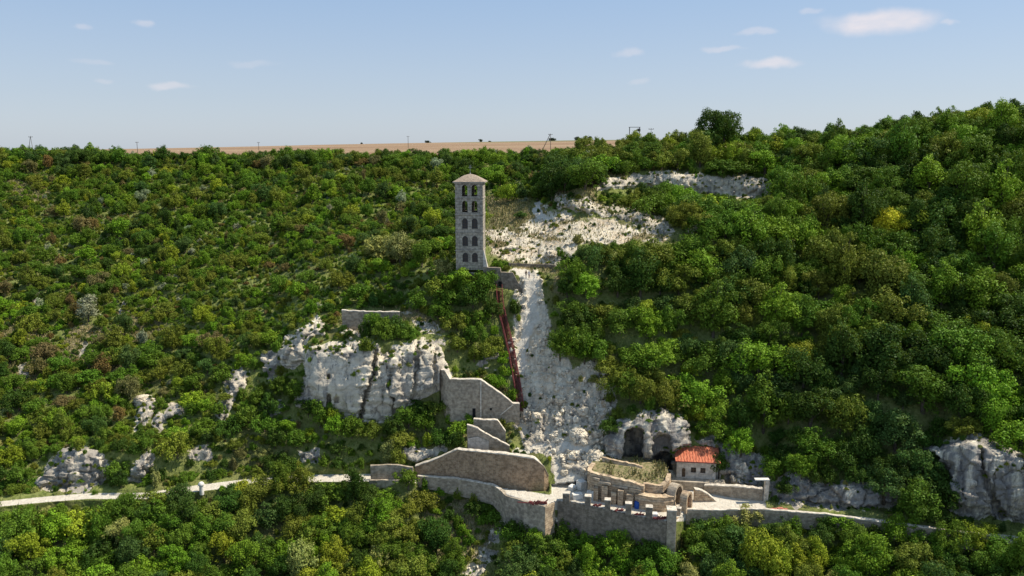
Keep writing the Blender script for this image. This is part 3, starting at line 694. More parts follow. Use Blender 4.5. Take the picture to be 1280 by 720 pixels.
# end pillar
a = P(835, 655, 130.2); m = MB(); zt = P(835, 639, 130.2)[2]
m.box((a[0]+.75, 131.1, (zt-9)/2), (1.55, 1.8, zt+9), R(-6), jit=.04); m.build('end_pillar', M['wall_stone'], cw_e, bevel=.04)
m = MB(); m.box((a[0]+.75, 131.1, zt+.08), (1.7, 1.95, .16), R(-6), jit=.03); m.build('pillar_cap', M['coping'], cw_e)
m, c, out = wall_mesh([(845.5,648,690,131.8),(855,640,685,135.2)], thick=.7, extra=3); m.build('return_wall', M['ruin_stone'], cw_e)
for u, Yp in ((850, 133.4), (855, 135.2)):
    p = P(u, 640, Yp); m = MB(); m.box((p[0]-.2, Yp, .6), (.7, .7, 1.5), R(-20), jit=.04); m.build('merlon', M['wall_stone'], cw_e, bevel=.03)
    m = MB(); m.box((p[0]-.2, Yp, 1.42), (.82, .82, .12), R(-20), jit=.02); m.build('merlon_cap', M['coping'], cw_e)
# right road wall
make_wall('road_wall', 'long low pale topped road wall running right from the crenellated corner', zpts([(858,637.5,648,.25),(900,638,650,.2),(945,636.5,650,.5),(990,640,652,.5),(1030,643,655,.5),(1080,650,662,.4),(1130,656,668,.4),(1190,664,676,.4),(1250,671,684,.4)]), M['wall_stone'], thick=.4)
make_wall('retaining_wall', 'brown layered wall below the red roofed house, right of the arch', [(868,612,634,138.9),(878,614,634,138.9),(892,624,635,138.9),(896,629,636,138.9)], M['ruin_stone'], thick=.8)
make_wall('retaining_wall', 'rough brown stone wall ending in a pale pier right of the house', [(880,607,622,142.8),(915,608,630,140.5),(935,610,632,139.6),(953,612,636,139.2)], M['wall_stone'], thick=.8)
m = MB(); p = P(957, 625, 138.9); m.box((p[0], p[1], 1.8), (.7, .8, 5.0), 0, jit=.03)
pe = empty('stone_pier', (p[0], p[1], 0), 'pale square stone pier ending the wall beside the road', 'pier'); m.build('shaft', M['coping'], pe, bevel=.03)
m = MB(); m.box((p[0]-.9, p[1], 4.4), (2.6, .95, .18)); m.build('cap', M['white_stone'], pe)

# ------------------------------------------------------------------ bell tower
def panel(w, h, holes, th, nseg=8):
    """wall panel in local x (0..w), z (0..h), thickness along y; holes = (x0, x1, z0, z_spring) with a round head"""
    bm = bmesh.new(); loops = []
    loops.append([(0, 0), (w, 0), (w, h), (0, h)])
    for x0, x1, z0, zs in holes:
        r = (x1-x0)/2; c = (x0+x1)/2
        loops.append([(x0, z0)] + [(c-r*math.cos(t), zs+r*math.sin(t)) for t in np.linspace(0, math.pi, nseg+1)] + [(x1, z0)])
    edges = []
    for lp in loops:
        vs = [bm.verts.new((x, 0, z)) for x, z in lp]
        for i in range(len(vs)): edges.append(bm.edges.new((vs[i], vs[(i+1) % len(vs)])))
    bmesh.ops.triangle_fill(bm, use_beauty=True, use_dissolve=False, edges=edges)
    r = bmesh.ops.extrude_face_region(bm, geom=bm.faces[:])
    bmesh.ops.translate(bm, vec=(0, th, 0), verts=[g for g in r['geom'] if isinstance(g, bmesh.types.BMVert)])
    bmesh.ops.recalc_face_normals(bm, faces=bm.faces[:])
    return bm
YT = 177.3
tl = P(570.2, 280, YT); trr = P(604.6, 280, YT); TW = trr[0]-tl[0]
zb = P(588, 334, YT)[2]-.6; zt = P(588, 228.5, YT)[2]; TH = zt-zb
zof = lambda v: P(588, v, YT)[2]-zb
xof = lambda u: P(u, 280, YT)[0]-tl[0]
tower = empty('bell_tower', (tl[0]+TW/2, YT+TW/2, zb), 'tall square grey stone bell tower with five storeys of paired arched openings', 'tower', rz=R(-3))
wins = []
for vt, vb in ((231,245.5),(251,265.5),(273,286),(295,307.5),(316,327.5)):
    for u0, u1 in ((578.6,585.6),(590.6,597.8)):
        x0, x1 = xof(u0), xof(u1); r = (x1-x0)/2; wins.append((x0, x1, zof(vb), zof(vt)-r))
TT = .65
def tower_panel(ang, w, holes, name):
    bm = panel(w, TH, holes, TT); rot = Matrix.Rotation(ang, 4, 'Z')
    bmesh.ops.translate(bm, vec=(-w/2, -TW/2, 0), verts=bm.verts); bmesh.ops.transform(bm, matrix=rot, verts=bm.verts)
    me = bpy.data.meshes.new(name); bm.to_mesh(me); bm.free(); me.materials.append(M['grey_stone']); o = bpy.data.objects.new(name, me); link(o, tower); return o
tower_panel(0, TW, wins, 'front_wall'); tower_panel(math.pi, TW, [(TW-b, TW-a, c, d) for a, b, c, d in wins], 'rear_wall')
sh = lambda hs: [(max(.3, a-TT), b-TT, c, d) for a, b, c, d in hs]
tower_panel(math.pi/2, TW-2*TT-.004, [], 'side_wall'); tower_panel(-math.pi/2, TW-2*TT-.004, [], 'side_wall')  # shaped blind, without openings, to keep sun out of the belfry
class Loc:  # builder in the tower's own frame
    def __init__(s): s.m = MB()
def tbuild(m, name, mat, parent=tower, **k):
    me = bpy.data.meshes.new(name); me.from_pydata(m.v, [], m.f)
    for mm in (mat if isinstance(mat, (list, tuple)) else [mat]): me.materials.append(mm)
    me.polygons.foreach_set('material_index', m.m); me.update(); o = bpy.data.objects.new(name, me); link(o, parent); return o
for v in (247.8, 268, 291, 313.2):
    z = zof(v); m = MB(); w = TW+.24
    for sx, sy, lx, ly in ((0, -1, w, .3), (0, 1, w, .3), (-1, 0, .3, w-.61), (1, 0, .3, w-.61)):
        m.box((sx*(w/2-.15), sy*(w/2-.15), z), (lx, ly, .26))
    tbuild(m, 'string_course', M['coping'] if False else M['grey_stone'])
for v in (247.5, 268, 291, 313):
    m = MB(); m.box((0, 0, zof(v)-.15), (TW-2*TT-.02, TW-2*TT-.02, .3)); tbuild(m, 'light_block_floor', M['dark_stone'])  # inner floors added to block light between the storeys
m = MB(); m.box((0, 0, TH+.12), (TW+1.0, TW+1.0, .22)); m.box((0, 0, TH-.13), (TW+.35, TW+.35, .26)); tbuild(m, 'cornice', M['grey_stone'])
# square domed roof
m = MB(); prof = [(1.14, 0), (1.02, .22), (.84, .62), (.64, 1.0), (.42, 1.32), (.2, 1.52), (.06, 1.6)]; vs = []; fs = []; NS = 16
for s_, z in prof:
    for i in range(NS*4):
        t = 2*math.pi*i/(NS*4); c_, s2 = math.cos(t), math.sin(t); k = 1/max(abs(c_), abs(s2)); round_ = (1-s_)*.8; k = k*(1-round_)+1.08*round_
        vs.append((TW/2*s_*k*c_, TW/2*s_*k*s2, TH+.23+z))
n_ = NS*4
for k in range(len(prof)-1):
    for i in range(n_): fs.append((k*n_+i, k*n_+(i+1) % n_, (k+1)*n_+(i+1) % n_, (k+1)*n_+i))
fs.append(tuple(range(n_))[::-1]); fs.append(tuple((len(prof)-1)*n_+i for i in range(n_)))
m.add(vs, fs); roof = tbuild(m, 'roof', M['roof_stone'])
m = MB(); zc = TH+1.8; m.lathe((0, 0, zc), [(.14, 0), (.2, .12), (.06, .25)], 8); m.bar((0, 0, zc+.2), (0, 0, zc+2.0), .045); m.bar((-.42, 0, zc+1.45), (.42, 0, zc+1.45), .045); m.bar((-.2, 0, zc+1.75), (.2, 0, zc+1.75), .035)
tbuild(m, 'cross', M['metal'], roof)
for k, (x0, x1, z0, zs) in enumerate(wins):
    if k < 4:   # open belfry storeys: slim timber bars only
        m = MB(); cx = (x0+x1)/2-TW/2; y = -TW/2+.35
        m.bar((cx, y, z0), (cx, y, zs+.6), .04, 4); m.bar((x0-TW/2, y, z0+.9), (x1-TW/2, y, z0+.9), .04, 4)
        if k in (2, 3): m.bar((x0-TW/2, y, z0), (x1-TW/2, y, z0+1.5), .05, 4)
        tbuild(m, 'railing', M['wood']); continue
    cx = (x0+x1)/2-TW/2; y = -TW/2+.32; r = (x1-x0)/2
    m = MB(); pts_ = [(x0-TW/2, y, z0)] + [(cx-r*math.cos(t), y, zs+r*math.sin(t)) for t in np.linspace(0, math.pi, 9)] + [(x1-TW/2, y, z0)]
    n0 = len(pts_); m.add(pts_+[(a, b+.03, c) for a, b, c in pts_], [tuple(range(n0)), tuple(range(n0, 2*n0))[::-1]]+[(i, (i+1) % n0, n0+(i+1) % n0, n0+i) for i in range(n0)])
    fr = MB()
    for a, b in zip(pts_, pts_[1:]+pts_[:1]): fr.bar((a[0], a[1]-.05, a[2]), (b[0], b[1]-.05, b[2]), .045, 4)
    fr.bar((cx, y-.05, z0), (cx, y-.05, zs+r), .035, 4)
    for q_ in (.33, .66, 1.0): fr.bar((x0-TW/2, y-.05, z0+(zs-z0)*q_), (x1-TW/2, y-.05, z0+(zs-z0)*q_), .03, 4)
    wf = tbuild(fr, 'window', M['wood']); tbuild(m, 'pane', M['glass'], wf)
m = MB(); prof = [(.42, 0), (.40, .1), (.30, .35), (.24, .6), (.12, .72), (.02, .74)]
m.lathe((xof(594.2)-TW/2, -TW/2+1.2, zof(241)), prof, 14); m.bar((xof(594.2)-TW/2, -TW/2+1.2, zof(241)+.7), (xof(594.2)-TW/2, -TW/2+1.2, zof(232)), .03)
m.bar((-TW/2+TT, -TW/2+1.2, zof(232)), (TW/2-TT, -TW/2+1.2, zof(232)), .08, 6); tbuild(m, 'bell', M['bronze'])
# battered buttress on the right foot and plinth
m = MB(); y0, y1 = -TW/2-.05, -TW/2+1.3; zt_ = zof(313)
for (xa, xb, ya, yb) in ((TW/2+.01, TW/2+1.15, -TW/2-.5, -TW/2+1.2),):
    m.add([(xa, ya, 0), (xb, ya, 0), (xb, yb, 0), (xa, yb, 0), (xa, -TW/2+.02, zt_), (xa+.15, -TW/2+.02, zt_), (xa+.15, yb, zt_), (xa, yb, zt_)], [(0, 1, 5, 4), (1, 2, 6, 5), (2, 3, 7, 6), (3, 0, 4, 7), (4, 5, 6, 7), (0, 3, 2, 1)])
tbuild(m, 'buttress', M['white_wall'])
m = MB(); m.box((0, 0, -2.7), (TW+.5, TW+.5, 4.2)); tbuild(m, 'plinth', M['grey_stone'])

# ------------------------------------------------------------------ red stairway
spts = [(624,361),(624.5,372),(626,386),(630,404),(635,424),(640,445),(643.5,466),(647.5,488),(651,513)]
SPW = []
for u, v in spts:
    g_ = ground(u, v); SPW.append(Vector((P(u, v, g_[1]-.5)[0], g_[1]-.5, P(u, v, g_[1]-.5)[2])))
SPW = [Vector((p.x, p.y, p.z)) for p in SPW]
stair = empty('outdoor_stairway', tuple(SPW[-1]), 'narrow dark red metal stairway with handrails climbing to the bell tower', 'stairway')
def along(pts, n):
    L = [0]
    for a, b in zip(pts[:-1], pts[1:]): L.append(L[-1]+(b-a).length)
    out = []
    for i in range(n):
        s = L[-1]*i/(n-1); k = max(0, min(len(pts)-2, int(np.searchsorted(L, s))-1)); out.append(pts[k].lerp(pts[k+1], (s-L[k])/(L[k+1]-L[k]+1e-9)))
    return out
A = along(SPW, 110); W = .62
for side in (-1, 1):
    m = MB()
    for a, b in zip(A[:-1], A[1:]): m.bar((a.x+side*W, a.y, a.z), (b.x+side*W, b.y, b.z), .09, 4)
    m.build('stringer', M['rust'], stair)
    m = MB()
    for a, b in zip(A[:-1], A[1:]):
        m.bar((a.x+side*W, a.y, a.z+1.05), (b.x+side*W, b.y, b.z+1.05), .075, 5); m.bar((a.x+side*W, a.y, a.z+.55), (b.x+side*W, b.y, b.z+.55), .04, 4)
    for a in A[::4]: m.bar((a.x+side*W, a.y, a.z-.6), (a.x+side*W, a.y, a.z+1.05), .05, 4)
    m.build('handrail', M['rust'], stair)
m = MB()
for a in A: m.box((a.x, a.y, a.z), (2*W-.1, .34, .06))
m.build('treads', M['rust'], stair)

# ------------------------------------------------------------------ small house with red roof
HX0 = P(846.5, 590, 146.2)[0]; HX1 = P(896, 590, 145.2)[0]; HW_ = HX1-HX0; HD = 3.6
zfl = P(870, 597, 145.6)[2]; zev = P(870, 577, 145.2)[2]; hh = zev-zfl
house = empty('small_house', ((HX0+HX1)/2, 145.4+HD/2, zfl), 'small whitewashed chapel house with a red tiled lean to roof under the cliff', 'house', rz=R(-7))
def hb(m, name, mat, parent=house): return tbuild(m, name, mat, parent)
def xh(u): return (u-846.5)/(896-846.5)*HW_
hs = [(xh(853.2), xh(857.6), .06, 1.75), (xh(864.5), xh(871.2), 1.25, 1.27), (xh(876.5), xh(883), 1.25, 1.27)]
bm = panel(HW_, hh, [hs[0]], .3)
bm.free()
# front wall with arched door and two square windows
bm = bmesh.new(); loops = [[(0, -1.5), (HW_, -1.5), (HW_, hh), (0, hh)]]
x0, x1 = hs[0][0], hs[0][1]; r = (x1-x0)/2; loops.append([(x0, .05)] + [((x0+x1)/2-r*math.cos(t), 1.6+r*math.sin(t)) for t in np.linspace(0, math.pi, 9)] + [(x1, .05)])
for x0, x1, _, _ in hs[1:]: loops.append([(x0, 1.05), (x0, 2.1), (x1, 2.1), (x1, 1.05)])
edges = []
for lp in loops:
    vs = [bm.verts.new((x, 0, z)) for x, z in lp]
    for i in range(len(vs)): edges.append(bm.edges.new((vs[i], vs[(i+1) % len(vs)])))
bmesh.ops.triangle_fill(bm, use_beauty=True, edges=edges); r_ = bmesh.ops.extrude_face_region(bm, geom=bm.faces[:])
bmesh.ops.translate(bm, vec=(0, .3, 0), verts=[g for g in r_['geom'] if isinstance(g, bmesh.types.BMVert)]); bmesh.ops.recalc_face_normals(bm, faces=bm.faces[:])
bmesh.ops.translate(bm, vec=(-HW_/2, -HD/2, 0), verts=bm.verts); me = bpy.data.meshes.new('front_wall'); bm.to_mesh(me); bm.free(); me.materials.append(M['white_wall']); link(bpy.data.objects.new('front_wall', me), house)
zr = hh+1.35
for sx in (-1, 1):
    m = MB(); x = sx*(HW_/2-.16); a = x-.15; b = x+.15; y0 = -HD/2+.302; y1 = HD/2
    m.add([(a, y0, -1.5), (b, y0, -1.5), (b, y1, -1.5), (a, y1, -1.5), (a, y0, hh), (b, y0, hh), (b, y1, zr-.15), (a, y1, zr-.15)], [(0, 1, 5, 4), (1, 2, 6, 5), (2, 3, 7, 6), (3, 0, 4, 7), (4, 5, 6, 7), (0, 3, 2, 1)]); hb(m, 'side_wall', M['white_wall'])
m = MB(); m.box((0, HD/2-.152, (zr-1.7)/2), (HW_-.64, .3, zr+1.2)); hb(m, 'rear_wall', M['white_wall'])
# roof: ribbed sheet sloping to the front
m = MB(); vs = []; fs = []; N = 60; x0 = -HW_/2-.35; x1 = HW_/2+.75
for i in range(N+1):
    x = x0+(x1-x0)*i/N; b = .05*math.sin(i*1.57*1.0)
    for (y, z) in ((-HD/2-.55, hh-.08), (HD/2+.3, zr+.1)):
        sh_ = .9*(1 if y > 0 else 0)*0
        vs += [(x+sh_, y, z+b+.12), (x+sh_, y, z+b)]
for i in range(N):
    k = i*4; fs += [(k, k+4, k+6, k+2), (k+1, k+3, k+7, k+5), (k, k+1, k+5, k+4), (k+2, k+6, k+7, k+3)]
fs += [(0, 2, 3, 1), (N*4, N*4+1, N*4+3, N*4+2)]
m.add(vs, fs); rf = hb(m, 'roof', M['tiles'])
m = MB(); m.box((.2, -HD/2-.6, hh-.03), (x1-x0, .1, .16)); hb(m, 'gutter', M['rust'], rf)
for x0, x1, _, _ in hs[1:]:
    fr = MB(); cx = (x0+x1)/2-HW_/2; y = -HD/2+.12; w = x1-x0
    for xx in (-w/2+.04, 0, w/2-.04): fr.box((cx+xx, y, 1.575), (.08, .06, 1.04))
    for zz in (1.09, 1.57, 2.06): fr.box((cx, y-.003, zz), (w, .05, .08))
    wf = hb(fr, 'window', M['wood']); m = MB(); m.box((cx, y+.06, 1.57), (w, .03, 1.02)); hb(m, 'pane', M['glass'], wf)
    m = MB(); m.box((cx, -HD/2-.05, 1.0), (w+.2, .14, .09)); hb(m, 'sill', M['coping'], wf)
x0, x1 = hs[0][0], hs[0][1]; m = MB(); m.box(((x0+x1)/2-HW_/2, -HD/2+.2, 1.0), (x1-x0, .06, 2.6)); dr = hb(m, 'door', M['wood'])
m = MB(); m.box((x1-HW_/2-.12, -HD/2+.14, 1.05), (.05, .06, .14)); hb(m, 'handle', M['metal'], dr)
m = MB(); m.box((.3, -HD/2-.9, -1.2), (HW_+2.6, 1.8, 2.3), 0, jit=.05); hb(m, 'terrace_base', M['render'])
# white side wall right of the house
make_wall('side_wall_screen', 'plain whitewashed wall adjoining the right end of the red roofed house', [(897,571,602,146.0),(903,568,602,147.2),(908,574,602,147.4)], M['white_wall'], cope=False, thick=.3)

# ------------------------------------------------------------------ stone ruin on the platform
ruin = empty('stone_ruin', tuple(P(790, 628, 139)), 'roofless layered stone ruin with buttresses and grass on top, behind the merlons', 'ruin')
def rp(u, v_base, h):   # plan point standing on the platform
    Yb = Yz(v_base, 0.05); return (Pz(u, v_base, .05)[0], Yb, h)
def ruin_wall(pl_, thick, name, mat='ruin_stone', z0=-.3):
    m = MB(); out = []
    for a, b in zip(pl_[:-1], pl_[1:]):
        n = max(1, int(math.hypot(b[0]-a[0], b[1]-a[1])/.6))
        for i in range(n): out.append([a[k]+(b[k]-a[k])*i/n for k in range(3)])
    out.append(list(pl_[-1])); n = len(out); vs = []; NZ = 10
    offs = [random.uniform(-.07, .07) for _ in range(NZ+1)]
    for i, (X, Yw, h) in enumerate(out):
        a = out[max(0, i-1)]; b = out[min(n-1, i+1)]; dx, dy = b[0]-a[0], b[1]-a[1]; L = math.hypot(dx, dy)+1e-9; nx, ny = -dy/L, dx/L
        h += random.uniform(-.1, .1)
        for k in range(NZ+1):
            j = offs[k]+random.uniform(-.03, .03); vs.append((X-nx*j, Yw-ny*j, z0+(h-z0)*k/NZ))
        vs += [(X+nx*thick, Yw+ny*thick, h), (X+nx*thick, Yw+ny*thick, z0)]
    S = NZ+3; fs = []
    for i in range(n-1):
        for k in range(S): fs.append((i*S+k, (i+1)*S+k, (i+1)*S+(k+1) % S, i*S+(k+1) % S))
    fs.append(tuple(range(S))[::-1]); fs.append(tuple((n-1)*S+k for k in range(S))); m.add(vs, fs); return m.build(name, M[mat], ruin)
ruin_wall([rp(739, 608, 4.9), rp(734.5, 615, 5.0), rp(734, 619, 5.0), rp(738, 622, 5.0), rp(752, 625, 4.9), rp(770, 628.5, 4.7), rp(790, 632, 4.5), rp(804, 634.5, 4.2)], .8, 'front_wall')
ruin_wall([rp(793, 633.5, 2.6), rp(800, 636.5, 2.8), rp(815, 639, 2.75), rp(830, 640, 2.75), rp(841, 638.5, 2.75), rp(844.5, 632, 2.9)], 1.5, 'lower_tier')
ruin_wall([rp(803, 632, 4.3), rp(815, 633.5, 4.2), rp(828, 633, 4.0), rp(836, 629.5, 4.6), rp(838, 622, 4.8)], .8, 'upper_tier')
ruin_wall([rp(752, 606, 5.6), rp(765, 609, 5.6), rp(785, 613, 5.5), rp(802, 616, 5.3)], .6, 'inner_wall')
for u, vb, w, h in ((756, 627.5, 1.1, 3.1), (767, 630, 1.0, 2.3), (776, 631.5, 1.0, 3.0), (745, 625.5, .9, 2.6), (788, 633.5, 1.2, 2.5)):
    p = rp(u, vb, 0); m = MB(); m.box((p[0], p[1]+.3, h/2), (w, 1.2, h), R(-12), jit=.07); m.build('buttress', M['ruin_stone'], ruin, bevel=.04)
for u0, u1, vb, z in ((748, 764, 626.5, 3.7), (764, 786, 629.5, 3.4), (741, 750, 624, 4.1), (786, 802, 633, 3.3)):
    a = rp(u0, vb-2, 0); b = rp(u1, vb+1.2, 0); c_ = ((a[0]+b[0])/2, (a[1]+b[1])/2, z); m = MB()
    m.box(c_, (math.hypot(b[0]-a[0], b[1]-a[1])*.9, 1.0, .35), math.atan2(b[1]-a[1], b[0]-a[0]), jit=.08); m.build('ledge', M['wall_stone'], ruin)
# earth fill between the walls
m = MB(); fp = [rp(737, 620, 0), rp(770, 627, 0), rp(803, 632.5, 0), rp(835, 630, 0), rp(837, 622, 0), rp(830, 606, 0), rp(800, 600, 0), rp(742, 600, 0)]
hz = [4.7, 4.4, 4.0, 3.9, 4.3, 4.4, 4.6, 4.8]
vs = [(p[0], p[1]+.5, h) for p, h in zip(fp, hz)] + [(p[0], p[1]+.5, -.3) for p in fp]; n0 = len(fp)
cx = sum(v[0] for v in vs[:n0])/n0; cy = sum(v[1] for v in vs[:n0])/n0; vs.append((cx, cy, 5.0))
m.add(vs, [(i, (i+1) % n0, 2*n0) for i in range(n0)]+[(i, n0+i, n0+(i+1) % n0, (i+1) % n0) for i in range(n0)]); 
mt_, nt = new_mat('dry_grassy_soil'); b = NB(nt); g = b.n('ShaderNodeNewGeometry'); b.out(b.mix(b.ramp(b.noise(g.outputs['Position'], 1.5, 5, .7), .35, .65), (.10, .11, .035), (.30, .23, .13)), .95); M['soil'] = mt_
m.build('grassy_fill', M['soil'], ruin)

# vaulted gateway right of the ruin
AX = Vector((.80, -.60, 0)); AP = Vector((-AX.y, AX.x, 0)); c0 = Vector(tuple(Pz(861.5, 637.5, .05)))
gate = empty('stone_archway', tuple(c0), 'short stone vaulted archway with a wooden wheel between ruin and road', 'archway')
def vault(org, ri, ro, hs_, length, name, mat, n=14):
    m = MB(); prof = []
    for r_ in (ri, ro):
        pr = [(-r_, -.3), (-r_, hs_)] + [(-r_*math.cos(t), hs_+r_*math.sin(t)) for t in np.linspace(0, math.pi, n)][1:-1] + [(r_, hs_), (r_, -.3)]; prof.append(pr)
    k = len(prof[0]); vs = []
    for d in (0, -length):
        for pr in prof:
            for x, z in pr: p = org + AX*d + AP*x; vs.append((p.x, p.y, org.z+z+random.uniform(-.03, .03)))
    fs = []
    for i in range(k-1):
        fs += [(i, i+1, k+i+1, k+i), (2*k+i, 3*k+i, 3*k+i+1, 2*k+i+1), (i, 2*k+i, 2*k+i+1, i+1), (k+i, k+i+1, 3*k+i+1, 3*k+i)]
    m.add(vs, fs); return m.build(name, mat, gate)
vault(c0, .85, 1.3, 2.1, 1.3, 'front_arch', M['ruin_stone'])
vault(c0-AX*2.1, 1.35, 1.75, 2.5, 1.6, 'rear_arch', M['wall_stone'])
m = MB(); q = c0-AX*3.75; 
m.box((q.x, q.y, 1.8), (.15, 2.8, 4.0), math.atan2(AX.y, AX.x)); m.build('back_panel', M['dark_stone'], gate)
m = MB(); wc = c0-AX*.5+Vector((0, 0, 1.45)); rr = .82
for i in range(20):
    t0, t1 = 2*math.pi*i/20, 2*math.pi*(i+1)/20
    m.bar(wc+AP*rr*math.cos(t0)+Vector((0, 0, rr*1.25*math.sin(t0))), wc+AP*rr*math.cos(t1)+Vector((0, 0, rr*1.25*math.sin(t1))), .07, 5)
for i in range(4):
    t = math.pi*i/4+.4; d = AP*rr*math.cos(t)+Vector((0, 0, rr*1.25*math.sin(t))); m.bar(wc-d, wc+d, .07, 5)
o = m.build('wooden_wheel', mat_plain('orange_brown_wood', (.42, .20, .10), .8, .25, 4), None, loc=tuple(wc)); tag(o, 'orange brown spoked wooden wheel standing inside the stone archway', 'wheel')

# loose things on the platform and road
def block(u, v, size, label, mat='white_stone', name='stone_block', z=.05, rz=0, group=None, cat='stone block'):
    p = Pz(u, v, z); m = MB(); m.box((0, 0, size[2]/2), size, rz, jit=.12*min(size)); bm_ = m
    o = bm_.build(name, M[mat], None, bevel=.05); o.location = tuple(p); tag(o, label, cat, group)
    sb = o.modifiers.new('sub', 'SUBSURF'); sb.levels = 0; sb.render_levels = 0; return o
block(721, 623, (1.9, 1.2, 1.1), 'large pale cut block nearest the leftmost merlon', rz=.2)
block(738, 622, (1.3, 1.0, 1.3), 'pale upright cut block between the first two merlons', rz=-.3)
block(744, 624.5, (.9, .8, 1.5), 'narrow tall pale block just right of the second merlon', rz=.1)
block(727, 612, (1.4, 1.4, 1.9), 'tallest pale block at the left corner of the ruin', rz=.5)
block(716, 612, (1.6, 1.2, .8), 'low pale block at the path edge left of the ruin', rz=.9)
def rusty(u, v, label, n=5, s=1.0, name='scrap_heap', cat='scrap heap', group=None):
    p = Pz(u, v, .05); m = MB()
    for i in range(n):
        x = (i-(n-1)/2)*.38*s+random.uniform(-.1, .1); y = random.uniform(-.25, .25)*s
        a = Vector((x-.35*s, y, .1)); b = Vector((x+.35*s, y+random.uniform(-.3, .3), random.uniform(.25, .7)*s)); m.bar(a, b, .09*s, 6); m.box((x, y, .16*s), (.34*s, .4*s, .3*s), random.uniform(0, 3), jit=.05)
    o = m.build(name, M['rust']); o.location = tuple(p); tag(o, label, cat, group); return o
rusty(673, 630, 'dark red scrap metal heap on the road corner', 7, 1.25)
rusty(746, 632.5, 'dark red metal heap between the second and third merlons', 4, .9)
rusty(774, 638.5, 'dark red metal heap between the third and fourth merlons', 5, .8)
rusty(799, 644, 'dark red metal heap between the fourth and fifth merlons', 4, .9)
rusty(825, 648.5, 'dark red metal heap beside the end pillar', 6, 1.0)
rusty(770, 629.5, 'small dark red heap at the foot of the ruin wall', 4, .7)
p = Pz(657, 629, .05); m = MB(); m.bar((-1.5, .3, .1), (1.5, -.3, .14), .08, 5); m.bar((-1.3, .1, .12), (1.7, -.5, .16), .06, 5); o = m.build('red_pole', M['rust']); o.location = tuple(p); tag(o, 'dark red metal bars lying on the road left of the scrap heap', 'metal bars')
p = Pz(796, 635.2, .05); m = MB(); m.lathe((0, 0, 0), [(.42, 0), (.45, .08), (.45, .5), (.48, .55), (.45, .6), (.45, 1.1), (.40, 1.2)], 16); bar = empty('plastic_barrel', tuple(p), 'bright blue plastic barrel standing against the ruin wall', 'barrel')
m2 = m; me = bpy.data.meshes.new('drum'); me.from_pydata(m.v, [], m.f); me.materials.append(M['blue']); link(bpy.data.objects.new('drum', me), bar)
m = MB(); m.lathe((0, 0, 1.2), [(.40, 0), (.42, .03), (.42, .07), (.1, .09)], 16); me = bpy.data.meshes.new('lid'); me.from_pydata(m.v, [], m.f); me.materials.append(M['blue']); link(bpy.data.objects.new('lid', me), bar)
block(815, 645.5, (2.0, 1.0, .7), 'long pale cut block right of the fifth merlon', rz=-.1)
for k, (u, v) in enumerate(((968, 638), (975, 637), (981, 638.5))): 
    block(u, v, (1.1, .6, .35), ['orange brick pile nearest the pale pier', 'middle orange brick pile beside the road', 'orange brick pile farthest right along the road'][k], 'brick', 'brick_pile', rz=.2*k, group='brick piles by the road', cat='brick pile')
# white rounded marker at the left road
p = P(252, 613, Yz(613, .2)); sh_e = empty('road_marker', (p[0], p[1], p[2]), 'white round topped stone marker standing among the trees by the left road', 'marker stone')
m = MB(); m.lathe((p[0], p[1], p[2]-.8), [(.42, 0), (.40, 1.6), (.36, 1.8)], 12); m.build('shaft', M['white_stone'], sh_e, smooth=False)
m = MB(); m.lathe((p[0], p[1], p[2]+1.0), [(.52, 0), (.58, .15), (.52, .45), (.30, .68), (.05, .75)], 14); m.build('rounded_top', M['white_stone'], sh_e, smooth=True)

# ------------------------------------------------------------------ people on the path by the tower
def person(u, v, label, top_c, leg_c, rz, hgt=1.75):
    g_ = ground(u, v); base_ = P(u, v, g_[1]-.35)
    e = empty('person', (base_[0], base_[1], base_[2]), label, 'person', rz=rz)
    J = {'pel': (0, 0, .95), 'ch': (0, 0, 1.3), 'nk': (0, 0, 1.5), 'hd': (0, -.02, 1.62), 'ht': (0, -.02, 1.74)}
    vs = [J['pel'], J['ch'], J['nk'], J['hd'], J['ht']]; rad = [.16, .19, .065, .10, .07]; ed = [(0, 1), (1, 2), (2, 3), (3, 4)]
    for s_ in (-1, 1):
        k = len(vs); vs += [(s_*.10, 0, .88), (s_*.12, -.06*s_, .48), (s_*.13, .04*s_, .08), (s_*.14, -.16+.02*s_, .04)]; rad += [.11, .075, .05, .045]; ed += [(0, k), (k, k+1), (k+1, k+2), (k+2, k+3)]
        k = len(vs); vs += [(s_*.19, 0, 1.42), (s_*.27, -.02, 1.15), (s_*.24, -.18, .95), (s_*.2, -.26, .92)]; rad += [.07, .05, .038, .035]; ed += [(1, k), (k, k+1), (k+1, k+2), (k+2, k+3)]
    me = bpy.data.meshes.new('body'); me.from_pydata(vs, ed, []); o = bpy.data.objects.new('body', me); link(o, e)
    sk = o.modifiers.new('skin', 'SKIN'); ly = me.skin_vertices[0] if me.skin_vertices else None
    for i, r_ in enumerate(rad): me.skin_vertices[0].data[i].radius = (r_, r_*.8)
    me.skin_vertices[0].data[0].use_root = True
    o.modifiers.new('sub', 'SUBSURF').render_levels = 1
    mt, nt = new_mat('person_clothing'); b = NB(nt); tc = b.n('ShaderNodeTexCoord'); z = b.n('ShaderNodeSeparateXYZ', i_0=tc.outputs['Object']).outputs[2]
    c = b.mix(b.math('GREATER_THAN', z, .93), leg_c, top_c); c = b.mix(b.math('GREATER_THAN', z, 1.5), c, (.45, .26, .18)); c = b.mix(b.math('LESS_THAN', z, .1), c, (.05, .04, .04)); b.out(c, .85); me.materials.append(mt)
    m = MB(); m.lathe((0, .015, 1.66), [(.11, -.08), (.115, 0), (.10, .07), (.05, .12), (.01, .13)], 10); tbuild(m, 'hair', M['dark'], e); return e
person(657.6, 347.5, 'left of two people on the pale path near the tower, in dark brown clothes', (.10, .06, .045), (.06, .05, .06), .4)
